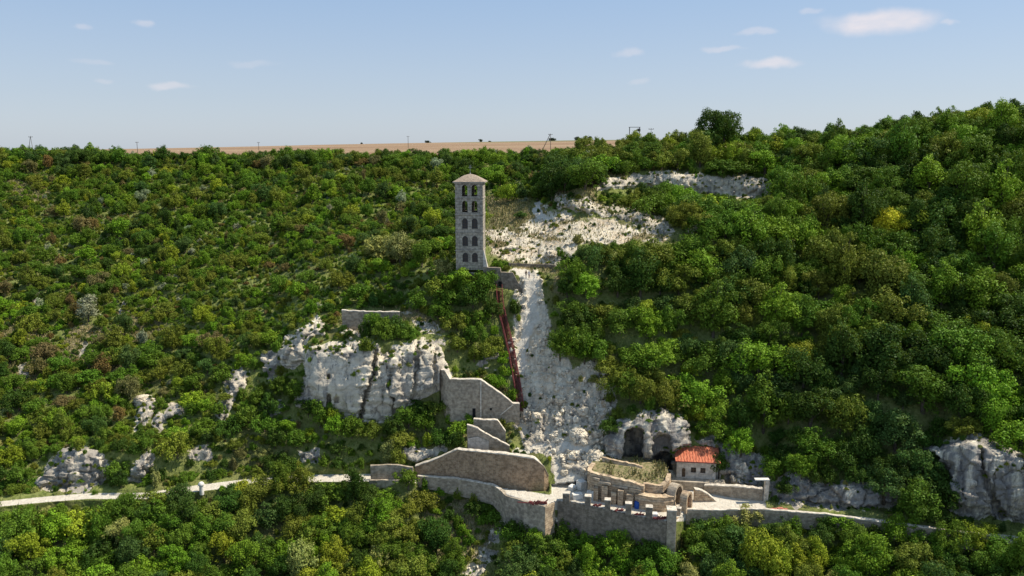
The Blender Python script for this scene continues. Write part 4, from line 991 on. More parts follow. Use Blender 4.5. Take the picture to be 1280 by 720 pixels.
person(661.4, 348, 'right of two people on the pale path near the tower, in a white top', (.62, .55, .52), (.14, .05, .05), -.5)

# ------------------------------------------------------------------ poles on the skyline
def surf_z(X, Yq):
    G = prow[:, :, :]; d = (G[..., 0]-X)**2 + (G[..., 1]-Yq)**2; k = np.unravel_index(np.argmin(d), d.shape)
    i, j = k; best = G[k][2]
    i2 = i+1 if Yq > G[i, j, 1] else i-1; i2 = min(max(i2, 0), len(G)-1)
    if i2 != i:
        t = np.clip((Yq-G[i, j, 1])/(G[i2, j, 1]-G[i, j, 1]+1e-9), 0, 1); best = G[i, j, 2]*(1-t)+G[i2, j, 2]*t
    return best
def pole(u, v_top, Yq, label, cross=True, lean=0, r=.12, cat='utility pole', strut=None):
    tp = P(u, v_top, Yq); z0 = surf_z(tp[0], Yq)-.5
    e = empty('utility_pole', (tp[0], Yq, z0), label, cat)
    m = MB(); m.bar((tp[0]-lean, Yq, z0), (tp[0], Yq, tp[2]), r, 6, r2=r*.7); m.build('pole', M['pole'], e)
    if strut: m = MB(); m.bar((tp[0]+strut, Yq, z0), (tp[0], Yq, tp[2]-.5), r*.9, 6, r2=r*.6); m.build('strut', M['pole'], e)
    if cross:
        m = MB(); m.box((tp[0], Yq, tp[2]-.4), (1.7, .14, .14)); 
        for s_ in (-.7, 0, .7): m.lathe((tp[0]+s_, Yq, tp[2]-.33), [(.07, 0), (.09, .1), (.05, .25)], 6)
        m.build('crossarm', M['pole'], e)
    return e
pole(171, 177, 420, 'slim utility pole on the skyline at the left end of the field', r=.16)
pole(323, 177.5, 470, 'utility pole on the skyline behind shrubs, left of the tower', r=.16)
pole(510, 170, 520, 'utility pole on the field skyline just left of the tower', r=.17)
pole(688, 167, 330, 'leaning utility pole with a strut on the field edge right of the tower', lean=4.3, r=.16, strut=.2)
pole(38, 170, 330, 'leaning lattice mast on the skyline at far left', lean=2.0, r=.12, strut=.8)
pole(814, 160, 270, 'thin pole on the wooded crest right of the metal portal frame', r=.07)
pa, pb = P(787, 159, 262), P(799.5, 159, 262); z0 = 60
e = empty('portal_frame', ((pa[0]+pb[0])/2, 262, z0), 'two legged metal portal frame above the trees on the crest', 'frame')
for p_ in (pa, pb): m = MB(); m.bar((p_[0], 262, z0), (p_[0], 262, p_[2]), .13, 6); m.build('post', M['pole'], e)
m = MB(); m.box(((pa[0]+pb[0])/2, 262, pa[2]), (pb[0]-pa[0]+.6, .16, .16)); m.box((pb[0]-.2, 262, pa[2]-.9), (.9, .7, .9)); m.build('crossbeam', M['pole'], e)

# ------------------------------------------------------------------ boulders
def boulder_obj(u, v, s, label, sq=(1, 1, 1), group=None, seed=0):
    bm = bmesh.new(); bmesh.ops.create_icosphere(bm, subdivisions=5, radius=1)
    co = np.array([v_.co[:] for v_ in bm.verts]); n1 = ridged(co+seed*3.7, .9, 3)-.5; n2 = fbm(co*2+seed, .8, 3)
    w1_, w2_, w3_ = worley((co+.25*np.stack([n2, n2, n2], -1))*1.15+seed*5.3); w4_, w5_, w6_ = worley(co*2.4+seed); co = co*(1+.2*n1+.1*n2+.35*(w1_-.5)+.35*w2_-.12*sstep(w3_, .08, 0)+.14*(w4_-.5))[:, None]; co = np.sign(co)*np.abs(co)**.9; co = co*np.array(sq)*s
    for v_, c_ in zip(bm.verts, co): v_.co = c_
    me = bpy.data.meshes.new('boulder'); bm.to_mesh(me); bm.free(); me.materials.append(M['rock']); o = bpy.data.objects.new('boulder', me); link(o)
    g_ = ground(u, v); o.location = (g_[0], g_[1]+.15*s, g_[2]+.02*s*sq[2]); o.rotation_euler = (0, 0, seed); tag(o, label, 'boulder', group); return o
BL = [(869,288,2.0,'large pale boulder lying at the foot of the quarry pit',(1.25,.9,.7)),(883,290,1.0,'smaller pale boulder just right of the large quarry boulder',(1,1,.7)),
 (722,545,1.7,'angular brown grey boulder in the middle of the lower gully',(1.4,1,.9)),(694,545,1.1,'pale boulder left of the angular gully boulder',(1,1,.8)),(742,578,1.9,'grey boulder at the gully mouth above the platform',(1.1,1,1)),
 (752,590,1.6,'dark grey boulder beside the left corner of the ruin',(1,1,.9)),(180,503,1.7,'rounded pale boulder on top of the upper left outcrop',(1.3,1,.7)),(718,570,1.1,'pale boulder just above the end of the brown wall',(1.2,1,.8)),
 (705,592,.8,'small pale boulder at the path bend by the brown wall',(1,1,.8)),(835,598,1.6,'grey fallen boulder below the right cave',(1.2,1,.8)),(812,597,1.2,'pale fallen boulder between the two caves',(1,1,.9)),
 (672,525,.9,'small boulder under the red stairway foot',(1,1,.8)),(700,500,1.0,'pale boulder in the gully beside the shaded slope',(1.2,1,.7)),(728,515,1.2,'pale boulder on the right bank of the gully',(1,1,.8)),
 (1046,243,1.0,'pale rock among trees right of the quarry pit',(1,1,.8)),(800,274,1.3,'pale rock on the ledge below the quarry pit',(1.5,1,.7)),(640,312,1.2,'pale rock on the quarry slope right of the tower',(1.4,1,.6)),(690,318,1.3,'pale rock on the lower quarry slope',(1.5,1,.6))]
for k, (u, v, s, lb, sq) in enumerate(BL):
    if u != 1046: boulder_obj(u, v, s, lb, sq, seed=k)
# loose rubble in the gully and quarry: uncountable
def scatter_cells(weight, n):
    w = weight.reshape(-1); w = w/w.sum(); k = RNG.choice(len(w), n, p=w); return k
cellarea = np.linalg.norm(np.cross(np.gradient(POS, axis=1), np.gradient(POS, axis=0)), axis=-1)
inframe = (U > -40) & (U < 1320) & (V < 760)
rub = MB(); wgt = cellarea*(RM['gully']+RM['quarry']*.12+RM['ledge']*.2+RM['low']*.6+RM['low2']+RM['terr2'])*inframe*(path < .6)
ico = bmesh.new(); bmesh.ops.create_icosphere(ico, subdivisions=1, radius=1); IV = np.array([v_.co[:] for v_ in ico.verts]); IF = [[v_.index for v_ in f_.verts] for f_ in ico.faces]; ico.free()
IFn = np.array(IF); nst = 1500; ks = scatter_cells(wgt, nst); Pf = POS.reshape(-1, 3)
vs_all = []; fs_all = []
for i, k in enumerate(ks):
    s = .10+.55*RNG.random()**3.5; q_ = IV*(1+RNG.uniform(-.3, .3, (len(IV), 1)))*s*RNG.uniform(.6, 1.3, 3); vs_all.append(q_+Pf[k]+np.array([0, -.05, .05])); fs_all.append(IFn+i*len(IV))
me = bpy.data.meshes.new('rubble'); me.from_pydata(np.concatenate(vs_all).tolist(), [], np.concatenate(fs_all).tolist()); me.materials.append(M['rock'])
o = bpy.data.objects.new('loose_rubble', me); link(o); tag(o, 'loose pale chalk stones strewn down the gully and quarry slope', 'rubble', kind='stuff')

# ------------------------------------------------------------------ plants
def leaf_cloud(lobes, n_total, leaf, seed, up=.3, jit=.62):
    rg = np.random.default_rng(seed); L = np.array(lobes)       # x y z rx rz
    wt = L[:, 3]**2; wt = wt/wt.sum(); k = rg.choice(len(L), n_total, p=wt)
    d = rg.normal(size=(n_total, 3)); d /= np.linalg.norm(d, axis=1, keepdims=True); d[:, 2] = np.where((d[:, 2] < -.55), -d[:, 2], d[:, 2])
    rad = 1-.4*rg.random(n_total)**2 + rg.normal(size=n_total)*.17
    c = L[k, :3] + d*rad[:, None]*np.stack([L[k, 3], L[k, 3], L[k, 4]], 1)
    nrm = d*1.0 + rg.normal(size=(n_total, 3))*jit + np.array([0, 0, up]); nrm /= np.linalg.norm(nrm, axis=1, keepdims=True)
    t = np.cross(nrm, rg.normal(size=(n_total, 3))); t /= np.linalg.norm(t, axis=1, keepdims=True); b = np.cross(nrm, t)
    s = leaf*(.55+.9*rg.random(n_total))[:, None]; asp = (.55+.5*rg.random(n_total))[:, None]
    v0 = c-t*s; v1 = c-b*s*asp*.8+nrm*s*.2; v2 = c+t*s; v3 = c+b*s*asp*.8+nrm*s*.15
    return np.stack([v0, v1, v2, v3], 1).reshape(-1, 3)
def mesh_from(vsq, name, mat, extra=None):
    me = bpy.data.meshes.new(name); n = len(vsq)//4
    V_ = vsq; nb = 0
    if extra is not None: V_ = np.concatenate([vsq, np.array(extra.v)]); nb = len(extra.f)
    me.vertices.add(len(V_)); me.vertices.foreach_set('co', V_.reshape(-1).astype(np.float32))
    li = list(range(4*n)); ls = list(range(0, 4*n, 4))
    if nb:
        for f in extra.f: ls.append(len(li)); li += [i+4*n for i in f]
    me.loops.add(len(li)); me.loops.foreach_set('vertex_index', np.array(li, dtype=np.int32))
    me.polygons.add(len(ls)); me.polygons.foreach_set('loop_start', np.array(ls, dtype=np.int32))
    for mm in mat: me.materials.append(mm)
    if nb: me.polygons.foreach_set('material_index', np.array([0]*n+[1]*nb, dtype=np.int32))
    me.update(calc_edges=True); me.validate(); return me
def limb_mesh(seed, zc, R_, h, lobes):
    rg = random.Random(seed); m = MB(); tx, ty = rg.uniform(-.12, .12), rg.uniform(-.12, .12)
    a = Vector((0, 0, -.5)); b = Vector((tx*.4, ty*.4, zc*.45)); c = Vector((tx, ty, zc*.95)); m.bar(a, b, .085, 7, r2=.065); m.bar(b, c, .065, 6, r2=.03)
    for L in lobes[:7]:
        s_ = b.lerp(c, rg.uniform(.0, .8)); e_ = Vector(L[:3]); mid = s_.lerp(e_, .5)+Vector((0, 0, -.05)); m.bar(s_, mid, .03, 5, r2=.022); m.bar(mid, e_, .022, 4, r2=.008)
    return m
TREES = []; SHRUBS = []
for k in range(9):
    rg = random.Random(100+k); shape = ['round', 'tall', 'wide', 'round', 'cone', 'wide', 'tall', 'round', 'wide'][k]
    W_, H_ = {'round': (1, .85), 'tall': (.78, 1.15), 'wide': (1.12, .68), 'cone': (.85, 1.1)}[shape]; zc = {'round': .92, 'tall': 1.15, 'wide': .75, 'cone': 1.05}[shape]
    lobes = []; nl = rg.randint(28, 44)
    for i in range(nl):
        a = i*2.399+rg.uniform(-.4, .4); t = (i+.5)/nl; zz = 1-1.75*t; rr_ = math.sqrt(max(0, 1-zz*zz))*rg.uniform(.3, 1.22)*(1+.22*math.cos(a-k*1.3)); zz += .12*math.sin(3*a+k)
        if shape == 'cone': rr_ *= .6+.5*t
        lobes.append((W_*rr_*math.cos(a), W_*rr_*math.sin(a), zc+H_*zz*.72+rg.uniform(-.18, .18), (q_ := .11+.30*rg.random()**1.3), q_*rg.uniform(.8, 1.35)))
    lobes.append((0, 0, zc, .5, .45))
    crown = mesh_from(leaf_cloud(lobes, 6000, .046, 200+k), 'crown', [M['leaf']]); lm = limb_mesh(k, zc, 1, 1, lobes)
    tm = bpy.data.meshes.new('trunk'); tm.from_pydata(lm.v, [], lm.f); tm.materials.append(M['bark'])
    whole = mesh_from(leaf_cloud(lobes, 3200, .062, 300+k), 'tree_whole', [M['leaf'], M['bark']], lm)
    TREES.append((crown, tm, whole, W_, zc+H_))
for k in range(12):
    rg = random.Random(500+k); lobes = []; nl = rg.randint(12, 24); fl = rg.uniform(.5, .95); spiky = k % 3 == 2
    for i in range(nl):
        a = i*2.399+rg.uniform(-.6, .6); t = (i+.5)/nl; rr_ = math.sqrt(t)*rg.uniform(.45, 1.0); q_ = .10+.28*rg.random()**1.2
        if spiky: lobes.append((rr_*.8*math.cos(a), rr_*.8*math.sin(a), .25+fl*(1-t*.7)*rg.uniform(.4, 1.1), q_*.6, q_*1.9))
        else: lobes.append((rr_*math.cos(a), rr_*math.sin(a), .22+fl*(1-t)*rg.uniform(.5, 1.15), q_, q_*rg.uniform(.8, 1.2)))
    lobes.append((0, 0, .3, .42, .32)); m = MB()
    for L in lobes[:6]: m.bar((L[0]*.1, L[1]*.1, -.3), L[:3], .03, 4, r2=.008)
    SHRUBS.append((mesh_from(leaf_cloud(lobes, 2200, .062, 600+k, jit=.75), 'shrub_leaves', [M['leaf'], M['bark']], m), 1.0, .3+fl))
TINT = {'dark green': (.054, .100, .014), 'mid green': (.105, .178, .017), 'bright green': (.175, .285, .020), 'olive green': (.165, .195, .024), 'yellow green': (.27, .32, .024),
        'blue green': (.070, .125, .026), 'silvery grey': (.31, .34, .20), 'russet': (.20, .135, .045), 'brown': (.20, .165, .06), 'yellow': (.50, .45, .03), 'straw': (.30, .30, .085)}
def tint_of(name): 
    t = np.array(TINT[name])*RNG.uniform(.82, 1.2); t = t*RNG.uniform(.92, 1.08, 3); return t

# pixels that must stay free of crowns (the masonry, cliffs and paths seen in the photograph)
KW = np.zeros((720, 1280), np.float32); GV, GU = np.mgrid[0:720, 0:1280].astype(np.float32)
def keep(poly, val=1.0):
    xs = [p[0] for p in poly]; ys = [p[1] for p in poly]; x0, x1 = int(max(0, min(xs)-2)), int(min(1279, max(xs)+2)); y0, y1 = int(max(0, min(ys)-2)), int(min(719, max(ys)+2))
    if x1 <= x0 or y1 <= y0: return
    s = sdist(GU[y0:y1, x0:x1], GV[y0:y1, x0:x1], poly) > 0; KW[y0:y1, x0:x1] = np.maximum(KW[y0:y1, x0:x1], s*val)
for k in ROCK:
    if k in ('slab', 'slab2', 'bush', 'terr2', 'low2', 'lg', 'lh', 'le', 'lf'): keep(ROCK[k], .3)
    elif k in ('rr', 'lr', 'la', 'lb', 'lc', 'ld', 'p1', 'p2', 'p3', 'p4', 'ledge', 'quarry', 'rd1'): keep(ROCK[k], .6)
    else: keep(ROCK[k])
for pts in WALLS.values():
    keep([(p[0], p[1]) for p in pts]+[(p[0], p[2]) for p in pts[::-1]])
keep([(564,204),(612,204),(614,336),(564,330)]); keep([(519,575),(690,575),(700,640),(692,668),(632,660),(615,622),(522,600)]); keep([(690,600),(735,585),(850,585),(875,600),(875,640),(850,640),(848,680),(834,684),(820,660),(700,650)])
keep([(838,555),(912,555),(960,612),(960,636),(860,640),(838,600)]); keep([(618,340),(655,340),(656,400),(650,440),(655,520),(645,520),(632,440),(618,380)]); keep([(427,384),(500,384),(500,394),(450,398),(448,412),(427,412)])
keep([(-5,620),(60,614),(112,616),(150,622),(150,628),(60,632),(0,637)]); keep([(458,592),(520,588),(520,614),(462,606)]); keep([(960,628),(1040,636),(1120,648),(1180,656),(1180,664),(1080,656),(960,642)], .8)
keep([(608,252),(640,246),(668,248),(668,282),(608,288)]); keep([(640,324),(716,326),(700,345),(640,342)])
keep([(244,598),(262,598),(262,618),(244,618)])
keep([(690,240),(742,250),(850,276),(852,296),(700,262)], .8)
keep([(140,186),(780,170),(780,181),(140,191)], .6)
CW = np.cumsum(np.cumsum(KW, 0), 1)
def covered(u0, u1, v0, v1):
    u0, u1, v0, v1 = [int(x) for x in (u0, u1, v0, v1)]; u0 = max(u0, 1); v0 = max(v0, 1); u1 = min(u1, 1279); v1 = min(v1, 719)
    if u1 <= u0 or v1 <= v0: return 0
    s = CW[v1, u1]-CW[v0-1, u1]-CW[v1, u0-1]+CW[v0-1, u0-1]; return s/((u1-u0+1)*(v1-v0+1))

plants = []   # kind, variant, pos, scale, tint name, tint, (u, v, size px)
grid = {}
def free(x, y, r, frac=1.0):
    gx, gy = int(x//4), int(y//4)
    for i in range(gx-2, gx+3):
        for j in range(gy-2, gy+3):
            for (a, b, q) in grid.get((i, j), ()):
                if (a-x)**2+(b-y)**2 < ((r+q)*frac)**2: return False
    return True
def occupy(x, y, r): grid.setdefault((int(x//4), int(y//4)), []).append((x, y, r))
def pick(dist):
    names = list(dist); w = np.array([dist[n] for n in names], float); return names[RNG.choice(len(names), p=w/w.sum())]
def try_plant(kind, p, r, cname, frac, cov=.12, force=False, vi=None):
    r0 = r
    if kind == 'tree': vi = RNG.integers(len(TREES)) if vi is None else vi; top_ = TREES[vi][4]; lo = .45; wx = TREES[vi][3]
    else: vi = RNG.integers(len(SHRUBS)) if vi is None else vi; top_ = SHRUBS[vi][2]; lo = 0.0; wx = 1
    if not force and not free(p[0], p[1], r*.9, frac): return False
    sz = RNG.uniform(.75, 1.3)
    uc, vc = proj(np.array(p)); ut, vt = proj(np.array([p[0], p[1], p[2]+top_*r*sz])); ul, vl = proj(np.array([p[0], p[1], p[2]+lo*r*sz]))
    rp_ = r*wx*F/(p[1]*1.0)
    if not force:
        if not (540 < uc < 606 and p[1] > 183) and covered(uc-rp_*.85, uc+rp_*.85, vt, vl) > cov: return False
        if uc > 60 and p[1] > 500: return False
    occupy(p[0], p[1], r*.9)
    plants.append(dict(kind=kind, vi=int(vi), p=tuple(map(float, p)), s=(r*RNG.uniform(.82, 1.18), r*RNG.uniform(.82, 1.18), r*sz), rz=float(RNG.uniform(0, 6.28)), cn=cname, tint=tint_of(cname), u=float(uc), v=float((vt+vl)/2), px=float(rp_*abs(vl-vt)), fpx=float(rp_)))
    return True
# hand placed plants that the eye finds in the photograph ------------------------------
def at(u, v): return ground(u, v)
HERO = [('shrub',530,612,1.6,'mid green'),('shrub',610,640,2.0,'bright green'),('shrub',572,625,1.8,'olive green'),('tree',640,678,2.4,'mid green'),('tree',668,680,2.2,'bright green'),('tree',595,645,2.0,'dark green'),('tree',720,694,2.4,'mid green'),('tree',745,696,2.2,'olive green'),('tree',770,700,2.6,'bright green'),('tree',800,705,2.6,'mid green'),('shrub',560,530,1.6,'bright green'),('shrub',553,510,1.7,'mid green'),('tree',562,360,2.2,'bright green'),('tree',573,364,2.1,'mid green'),('tree',585,366,2.0,'mid green'),('tree',597,366,2.0,'olive green'),('tree',607,362,1.7,'dark green'),('tree',552,352,2.3,'straw'),
 ('tree',708,372,2.5,'dark green'),('tree',712,394,2.5,'mid green'),('tree',719,415,2.7,'dark green'),('tree',727,436,2.7,'mid green'),('shrub',694,380,1.4,'olive green'),('shrub',700,410,1.3,'mid green'),('shrub',688,362,1.1,'straw'),
 ('tree',705,682,2.3,'mid green'),('tree',731,689,2.2,'bright green'),('tree',757,693,2.3,'mid green'),('tree',785,698,2.3,'olive green'),('tree',812,703,2.2,'mid green'),('tree',645,674,2.2,'dark green'),('tree',617,655,2.0,'mid green'),('shrub',590,636,1.8,'olive green'),('shrub',548,618,1.5,'bright green'),('tree',900,672,2.4,'mid green'),('tree',985,672,2.2,'mid green'),('tree',1030,676,2.3,'dark green'),('tree',1060,676,2.4,'bright green'),('tree',728,448,3.0,'bright green'),('tree',742,452,3.0,'mid green'),('tree',716,352,2.8,'mid green'),
 ('tree',760,470,3.0,'olive green'),('tree',775,492,3.0,'olive green'),('shrub',742,480,1.3,'straw'),('shrub',760,505,1.5,'olive green'),('shrub',725,478,.9,'straw'),
 ('tree',400,535,2.4,'mid green'),('tree',420,545,2.4,'bright green'),('tree',440,548,2.4,'mid green'),('tree',465,550,2.4,'olive green'),('tree',490,548,2.3,'dark green'),('tree',510,535,2.4,'mid green'),('tree',525,520,2.2,'dark green'),('tree',385,520,2.2,'dark green'),('tree',370,500,2.0,'mid green'),
 ('tree',415,532,2.0,'yellow green'),('tree',500,560,2.4,'olive green'),('tree',350,495,2.2,'mid green'),('tree',335,520,2.4,'dark green'),('tree',310,535,2.6,'mid green'),('tree',290,545,2.6,'dark green'),('tree',255,540,2.4,'mid green'),
 ('shrub',378,470,1.6,'mid green'),('shrub',350,470,1.8,'olive green'),('shrub',362,404,1.9,'olive green'),('shrub',346,440,1.8,'mid green'),('shrub',300,500,2.0,'mid green'),('shrub',275,520,2.0,'mid green'),('shrub',282,500,1.6,'olive green'),
 ('shrub',44,612,1.7,'mid green'),('shrub',142,608,1.9,'dark green'),('tree',146,598,2.2,'mid green'),('shrub',100,566,1.8,'olive green'),('shrub',70,568,1.8,'mid green'),('shrub',175,548,1.6,'mid green'),('shrub',186,602,1.6,'mid green'),('shrub',200,600,2.0,'dark green'),
 ('shrub',1160,560,2.2,'dark green'),('tree',980,618,1.8,'dark green'),('tree',965,600,2.2,'mid green'),('tree',1030,606,2.2,'dark green'),('tree',1070,606,2.2,'dark green'),('tree',1110,604,2.6,'dark green'),('tree',1000,602,2.0,'bright green'),
 ('shrub',772,524,1.5,'olive green'),('shrub',790,517,1.8,'dark green'),('shrub',812,514,1.6,'mid green'),('shrub',838,514,1.7,'olive green'),('shrub',858,518,1.6,'mid green'),('shrub',866,540,1.4,'dark green'),('shrub',900,552,1.6,'mid green'),('shrub',935,566,1.8,'olive green'),('shrub',957,572,1.8,'mid green'),('tree',765,545,1.9,'dark green'),('tree',772,530,2.0,'olive green'),('shrub',745,596,1.4,'dark green'),('shrub',768,598,1.0,'dark green'),
 # kind, u, v(base), r, colour
 ('tree',510,611,2.1,'mid green'),('shrub',644,393,2.0,'dark green'),('shrub',643,384,1.6,'mid green'),('shrub',641,500,1.7,'bright green'),('shrub',633,470,1.9,'bright green'),('shrub',628,455,2.0,'bright green'),('shrub',622,440,2.1,'olive green'),
 ('shrub',628,468,1.5,'bright green'),('shrub',585,470,1.3,'straw'),('shrub',600,468,1.3,'olive green'),('shrub',648,402,1.0,'yellow green'),
 ('tree',468,420,2.3,'mid green'),('tree',488,414,2.2,'dark green'),('tree',480,428,2.4,'mid green'),('shrub',500,418,2.4,'dark green'),('shrub',455,422,2.2,'dark green'),('shrub',458,440,2.3,'olive green'),('shrub',515,424,2.0,'mid green'),('shrub',495,424,2.3,'mid green'),
 ('tree',532,540,2.6,'mid green'),('tree',540,520,2.3,'olive green'),('tree',548,558,2.3,'dark green'),('shrub',575,545,2.2,'bright green'),('shrub',587,530,1.7,'bright green'),('shrub',570,560,2.2,'dark green'),
 ('shrub',600,523,.9,'yellow green'),('shrub',612,524,.9,'olive green'),('shrub',626,533,1.4,'olive green'),('shrub',636,536,1.3,'straw'),('shrub',655,510,1.1,'olive green'),('shrub',686,576,.7,'yellow green'),
 ('tree',105,205,3.2,'dark green'),('tree',98,204,2.6,'dark green'),('tree',195,206,2.2,'dark green'),('tree',205,206,2.6,'dark green'),('tree',260,205,3.4,'mid green'),('tree',378,203,2.9,'mid green'),('tree',360,203,2.5,'mid green'),('tree',398,203,2.5,'mid green'),
 ('tree',698,203,2.4,'bright green'),('tree',736,208,2.4,'silvery grey'),('tree',325,206,2.0,'dark green'),('tree',150,208,2.8,'mid green'),('tree',45,206,2.6,'blue green'),('tree',130,206,2.4,'mid green'),
 ('shrub',410,212,1.5,'silvery grey'),('shrub',252,238,1.5,'silvery grey'),('shrub',270,235,1.5,'silvery grey'),('shrub',60,315,1.7,'silvery grey'),('shrub',180,330,1.6,'silvery grey'),('shrub',295,290,1.6,'silvery grey'),('shrub',235,290,1.6,'silvery grey'),
 ('shrub',205,363,1.5,'silvery grey'),('shrub',240,318,1.2,'silvery grey'),('shrub',48,385,1.6,'silvery grey'),('shrub',178,430,1.6,'silvery grey'),('shrub',440,330,1.8,'silvery grey'),
 ('tree',500,330,3.6,'straw'),('tree',475,325,3.2,'straw'),('tree',520,322,2.6,'olive green'),('tree',613,232,3.2,'bright green'),('tree',625,235,2.8,'bright green'),('shrub',650,272,1.9,'blue green'),('shrub',655,252,1.5,'silvery grey'),
 ('tree',560,383,3.0,'mid green'),('tree',590,385,3.0,'dark green'),('tree',545,375,3.0,'olive green'),('tree',575,362,3.0,'bright green'),('tree',605,372,2.6,'mid green'),('tree',600,412,2.6,'mid green'),('tree',570,415,2.8,'olive green'),('tree',615,398,2.2,'dark green'),('tree',552,400,2.6,'mid green'),('tree',590,432,2.4,'mid green'),('tree',570,440,2.2,'olive green'),
 ('shrub',566,345,2.0,'mid green'),('shrub',578,347,1.8,'bright green'),('shrub',590,349,1.7,'mid green'),('shrub',600,350,1.6,'olive green'),('shrub',555,340,2.2,'straw'),('shrub',545,345,2.0,'bright green'),('shrub',556,330,2.0,'olive green'),('tree',540,320,2.6,'mid green'),('tree',560,312,2.4,'bright green'),('tree',550,300,2.6,'dark green'),('shrub',608,352,1.4,'dark green'),
 ('tree',70,204,2.6,'mid green'),('tree',85,206,2.4,'blue green'),('tree',20,206,2.6,'mid green'),('tree',5,205,2.6,'olive green'),('tree',120,205,2.4,'mid green'),
 ('shrub',708,332,2.2,'dark green'),('shrub',700,320,1.6,'mid green'),('shrub',640,345,1.0,'olive green'),('shrub',632,318,1.2,'olive green'),('shrub',722,305,1.8,'straw'),
 ('tree',1105,620,3.4,'blue green'),('tree',1165,628,4.6,'dark green'),('tree',1150,608,3.6,'blue green'),('tree',1185,634,3.4,'dark green'),
 ('tree',932,655,2.3,'straw'),('tree',948,722,3.7,'yellow green'),('tree',1082,722,3.6,'bright green'),('tree',968,728,2.8,'yellow green'),('tree',1060,730,2.6,'bright green'),('tree',1120,680,3.0,'bright green'),('tree',1218,685,2.6,'yellow green'),('tree',1070,700,2.8,'mid green'),
 ('tree',420,712,3.2,'yellow green'),('tree',400,735,2.6,'yellow green'),('shrub',186,668,1.2,'yellow'),('tree',440,735,2.6,'olive green'),('tree',15,585,2.4,'yellow green'),('tree',370,560,2.4,'mid green'),
 ('tree',830,250,3.0,'mid green'),('tree',850,262,3.0,'bright green'),('tree',805,255,2.6,'dark green'),('tree',870,262,2.6,'mid green'),('tree',905,262,2.4,'dark green'),('tree',840,275,2.4,'dark green'),('tree',890,275,2.2,'bright green'),
 ('tree',1110,300,3.2,'yellow'),('tree',700,450,3.0,'mid green'),('tree',715,448,3.0,'bright green'),('tree',730,455,3.0,'mid green'),('tree',800,505,3.4,'olive green'),('tree',830,512,3.2,'olive green'),('tree',785,500,3.0,'mid green'),
 ('tree',892,545,2.6,'bright green'),('tree',925,570,2.8,'bright green'),('tree',905,590,1.8,'dark green'),
]
for kd, u, v, r, cn in HERO:
    try_plant(kd, at(u, v) - np.array([0, 0, .15]), r, cn, 0, force=True, vi=int(RNG.choice([0, 2, 3, 5, 7, 8])))
for u_, r_c, v_ in ((892, 4.7, 0), (903, 4.0, 7)): try_plant('tree', at(u_, 186)+np.array([0, 0, .9]), r_c, 'dark green', 0, force=True, vi=v_); plants[-1]['s'] = (r_c, r_c, r_c*1.22)
# zones -----------------------------------------------------------------------------------
clump = fbm(POS*np.array([1, 1, 0])+7, 26, 3); clump2 = fbm(POS*np.array([1, 1, 0])+90, 12, 3)
flat = POS.reshape(-1, 3); Uf, Vf = U.reshape(-1), V.reshape(-1); cl = clump.reshape(-1); cl2 = clump2.reshape(-1); rk = rock.reshape(-1); dr_ = dry.reshape(-1); pa_ = path.reshape(-1)
okc = ((rock < .3) & (path < .2) & (NRM[..., 2] > .35) & (U > -120) & (U < 1400) & (V < 800)).reshape(-1)
w0 = cellarea.reshape(-1)*okc
def zone_of(u, v):
    if v > road_v(u)+2: return 'below'
    if u > 690: return 'right'
    return 'left'
def run(n, kind, rmin, rmax, frac, wfun, cdist, cov=.12):
    w = w0*wfun; w = w/w.sum(); ks = RNG.choice(len(w), n, p=w); c = 0
    for k in ks:
        r = RNG.uniform(rmin, rmax); cn = pick(cdist(Uf[k], Vf[k], cl[k], cl2[k]))
        if try_plant(kind, flat[k]-np.array([0, 0, .12*r]), r, cn, frac, cov): c += 1
    return c
right = ((Uf > 690) & (Vf < road_v(Uf)-8)).astype(float); below = (Vf > road_v(Uf)+5).astype(float); left = ((Uf <= 690) & (Vf < road_v(Uf)-8)).astype(float)
crest_d = (Vf-np.interp(Uf, us, v_crest))
def cd_right(u, v, c, c2):
    if 960 < u < 1220 and v > 470: return {'dark green': 7, 'mid green': 1.2, 'bright green': .3, 'blue green': 2, 'olive green': .5}
    if v < 215+0*u and u < 980: return {'olive green': 3, 'mid green': 2, 'yellow green': .6, 'dark green': 1}
    return {'dark green': max(.2, 2.4+7*c), 'mid green': 3, 'bright green': max(.2, 2.0+7*c2), 'olive green': 1.3, 'yellow green': .5+.8*c2, 'blue green': .7}
def cd_below(u, v, c, c2): return {'dark green': 2.2, 'mid green': 3, 'bright green': 1.6+2*c2, 'olive green': 2.2, 'yellow green': .7, 'blue green': .8, 'straw': .35}
def cd_left(u, v, c, c2):
    if v > 560 and v < 625: return {'dark green': 2, 'mid green': 3, 'olive green': 2, 'brown': .5, 'straw': .5}
    d = {'dark green': max(.1, 1.2+7*c), 'mid green': 3.6, 'bright green': max(.1, 1.6+7*c2), 'olive green': max(.1, 2.0-4*c), 'yellow green': .7, 'blue green': .8, 'russet': max(.03, .2-1.0*c2), 'brown': .2, 'silvery grey': .14}
    if u < 330 and v > 330: d['russet'] += .35 if u < 160 else .08; d['olive green'] += 2; d['brown'] += .1
    return {k_: max(.02, x) for k_, x in d.items()}
lowleft = ((Vf > 430) & (Uf < 640)).astype(float)
big = right*(1.0+.0*cl)
n0 = run(450, 'tree', 4.0, 4.9, .6, right*(crest_d > 30), cd_right, .10)
n1 = run(5200, 'tree', 2.6, 4.1, .56, right*(crest_d > 12), cd_right, .10)
n2 = run(2600, 'tree', 1.8, 2.6, .56, right, cd_right, .10)
n3 = run(2600, 'tree', 1.9, 3.2, .58, below*(.08+.92*((Uf > 645) | (Uf < 525))), cd_below, .08)
n4 = run(1300, 'tree', 1.2, 2.6, .6, left*np.clip(.25+1.2*np.clip(cl+.1, 0, 1)+lowleft*.8+(crest_d < 12)*.8, 0, 3), cd_left, .08)
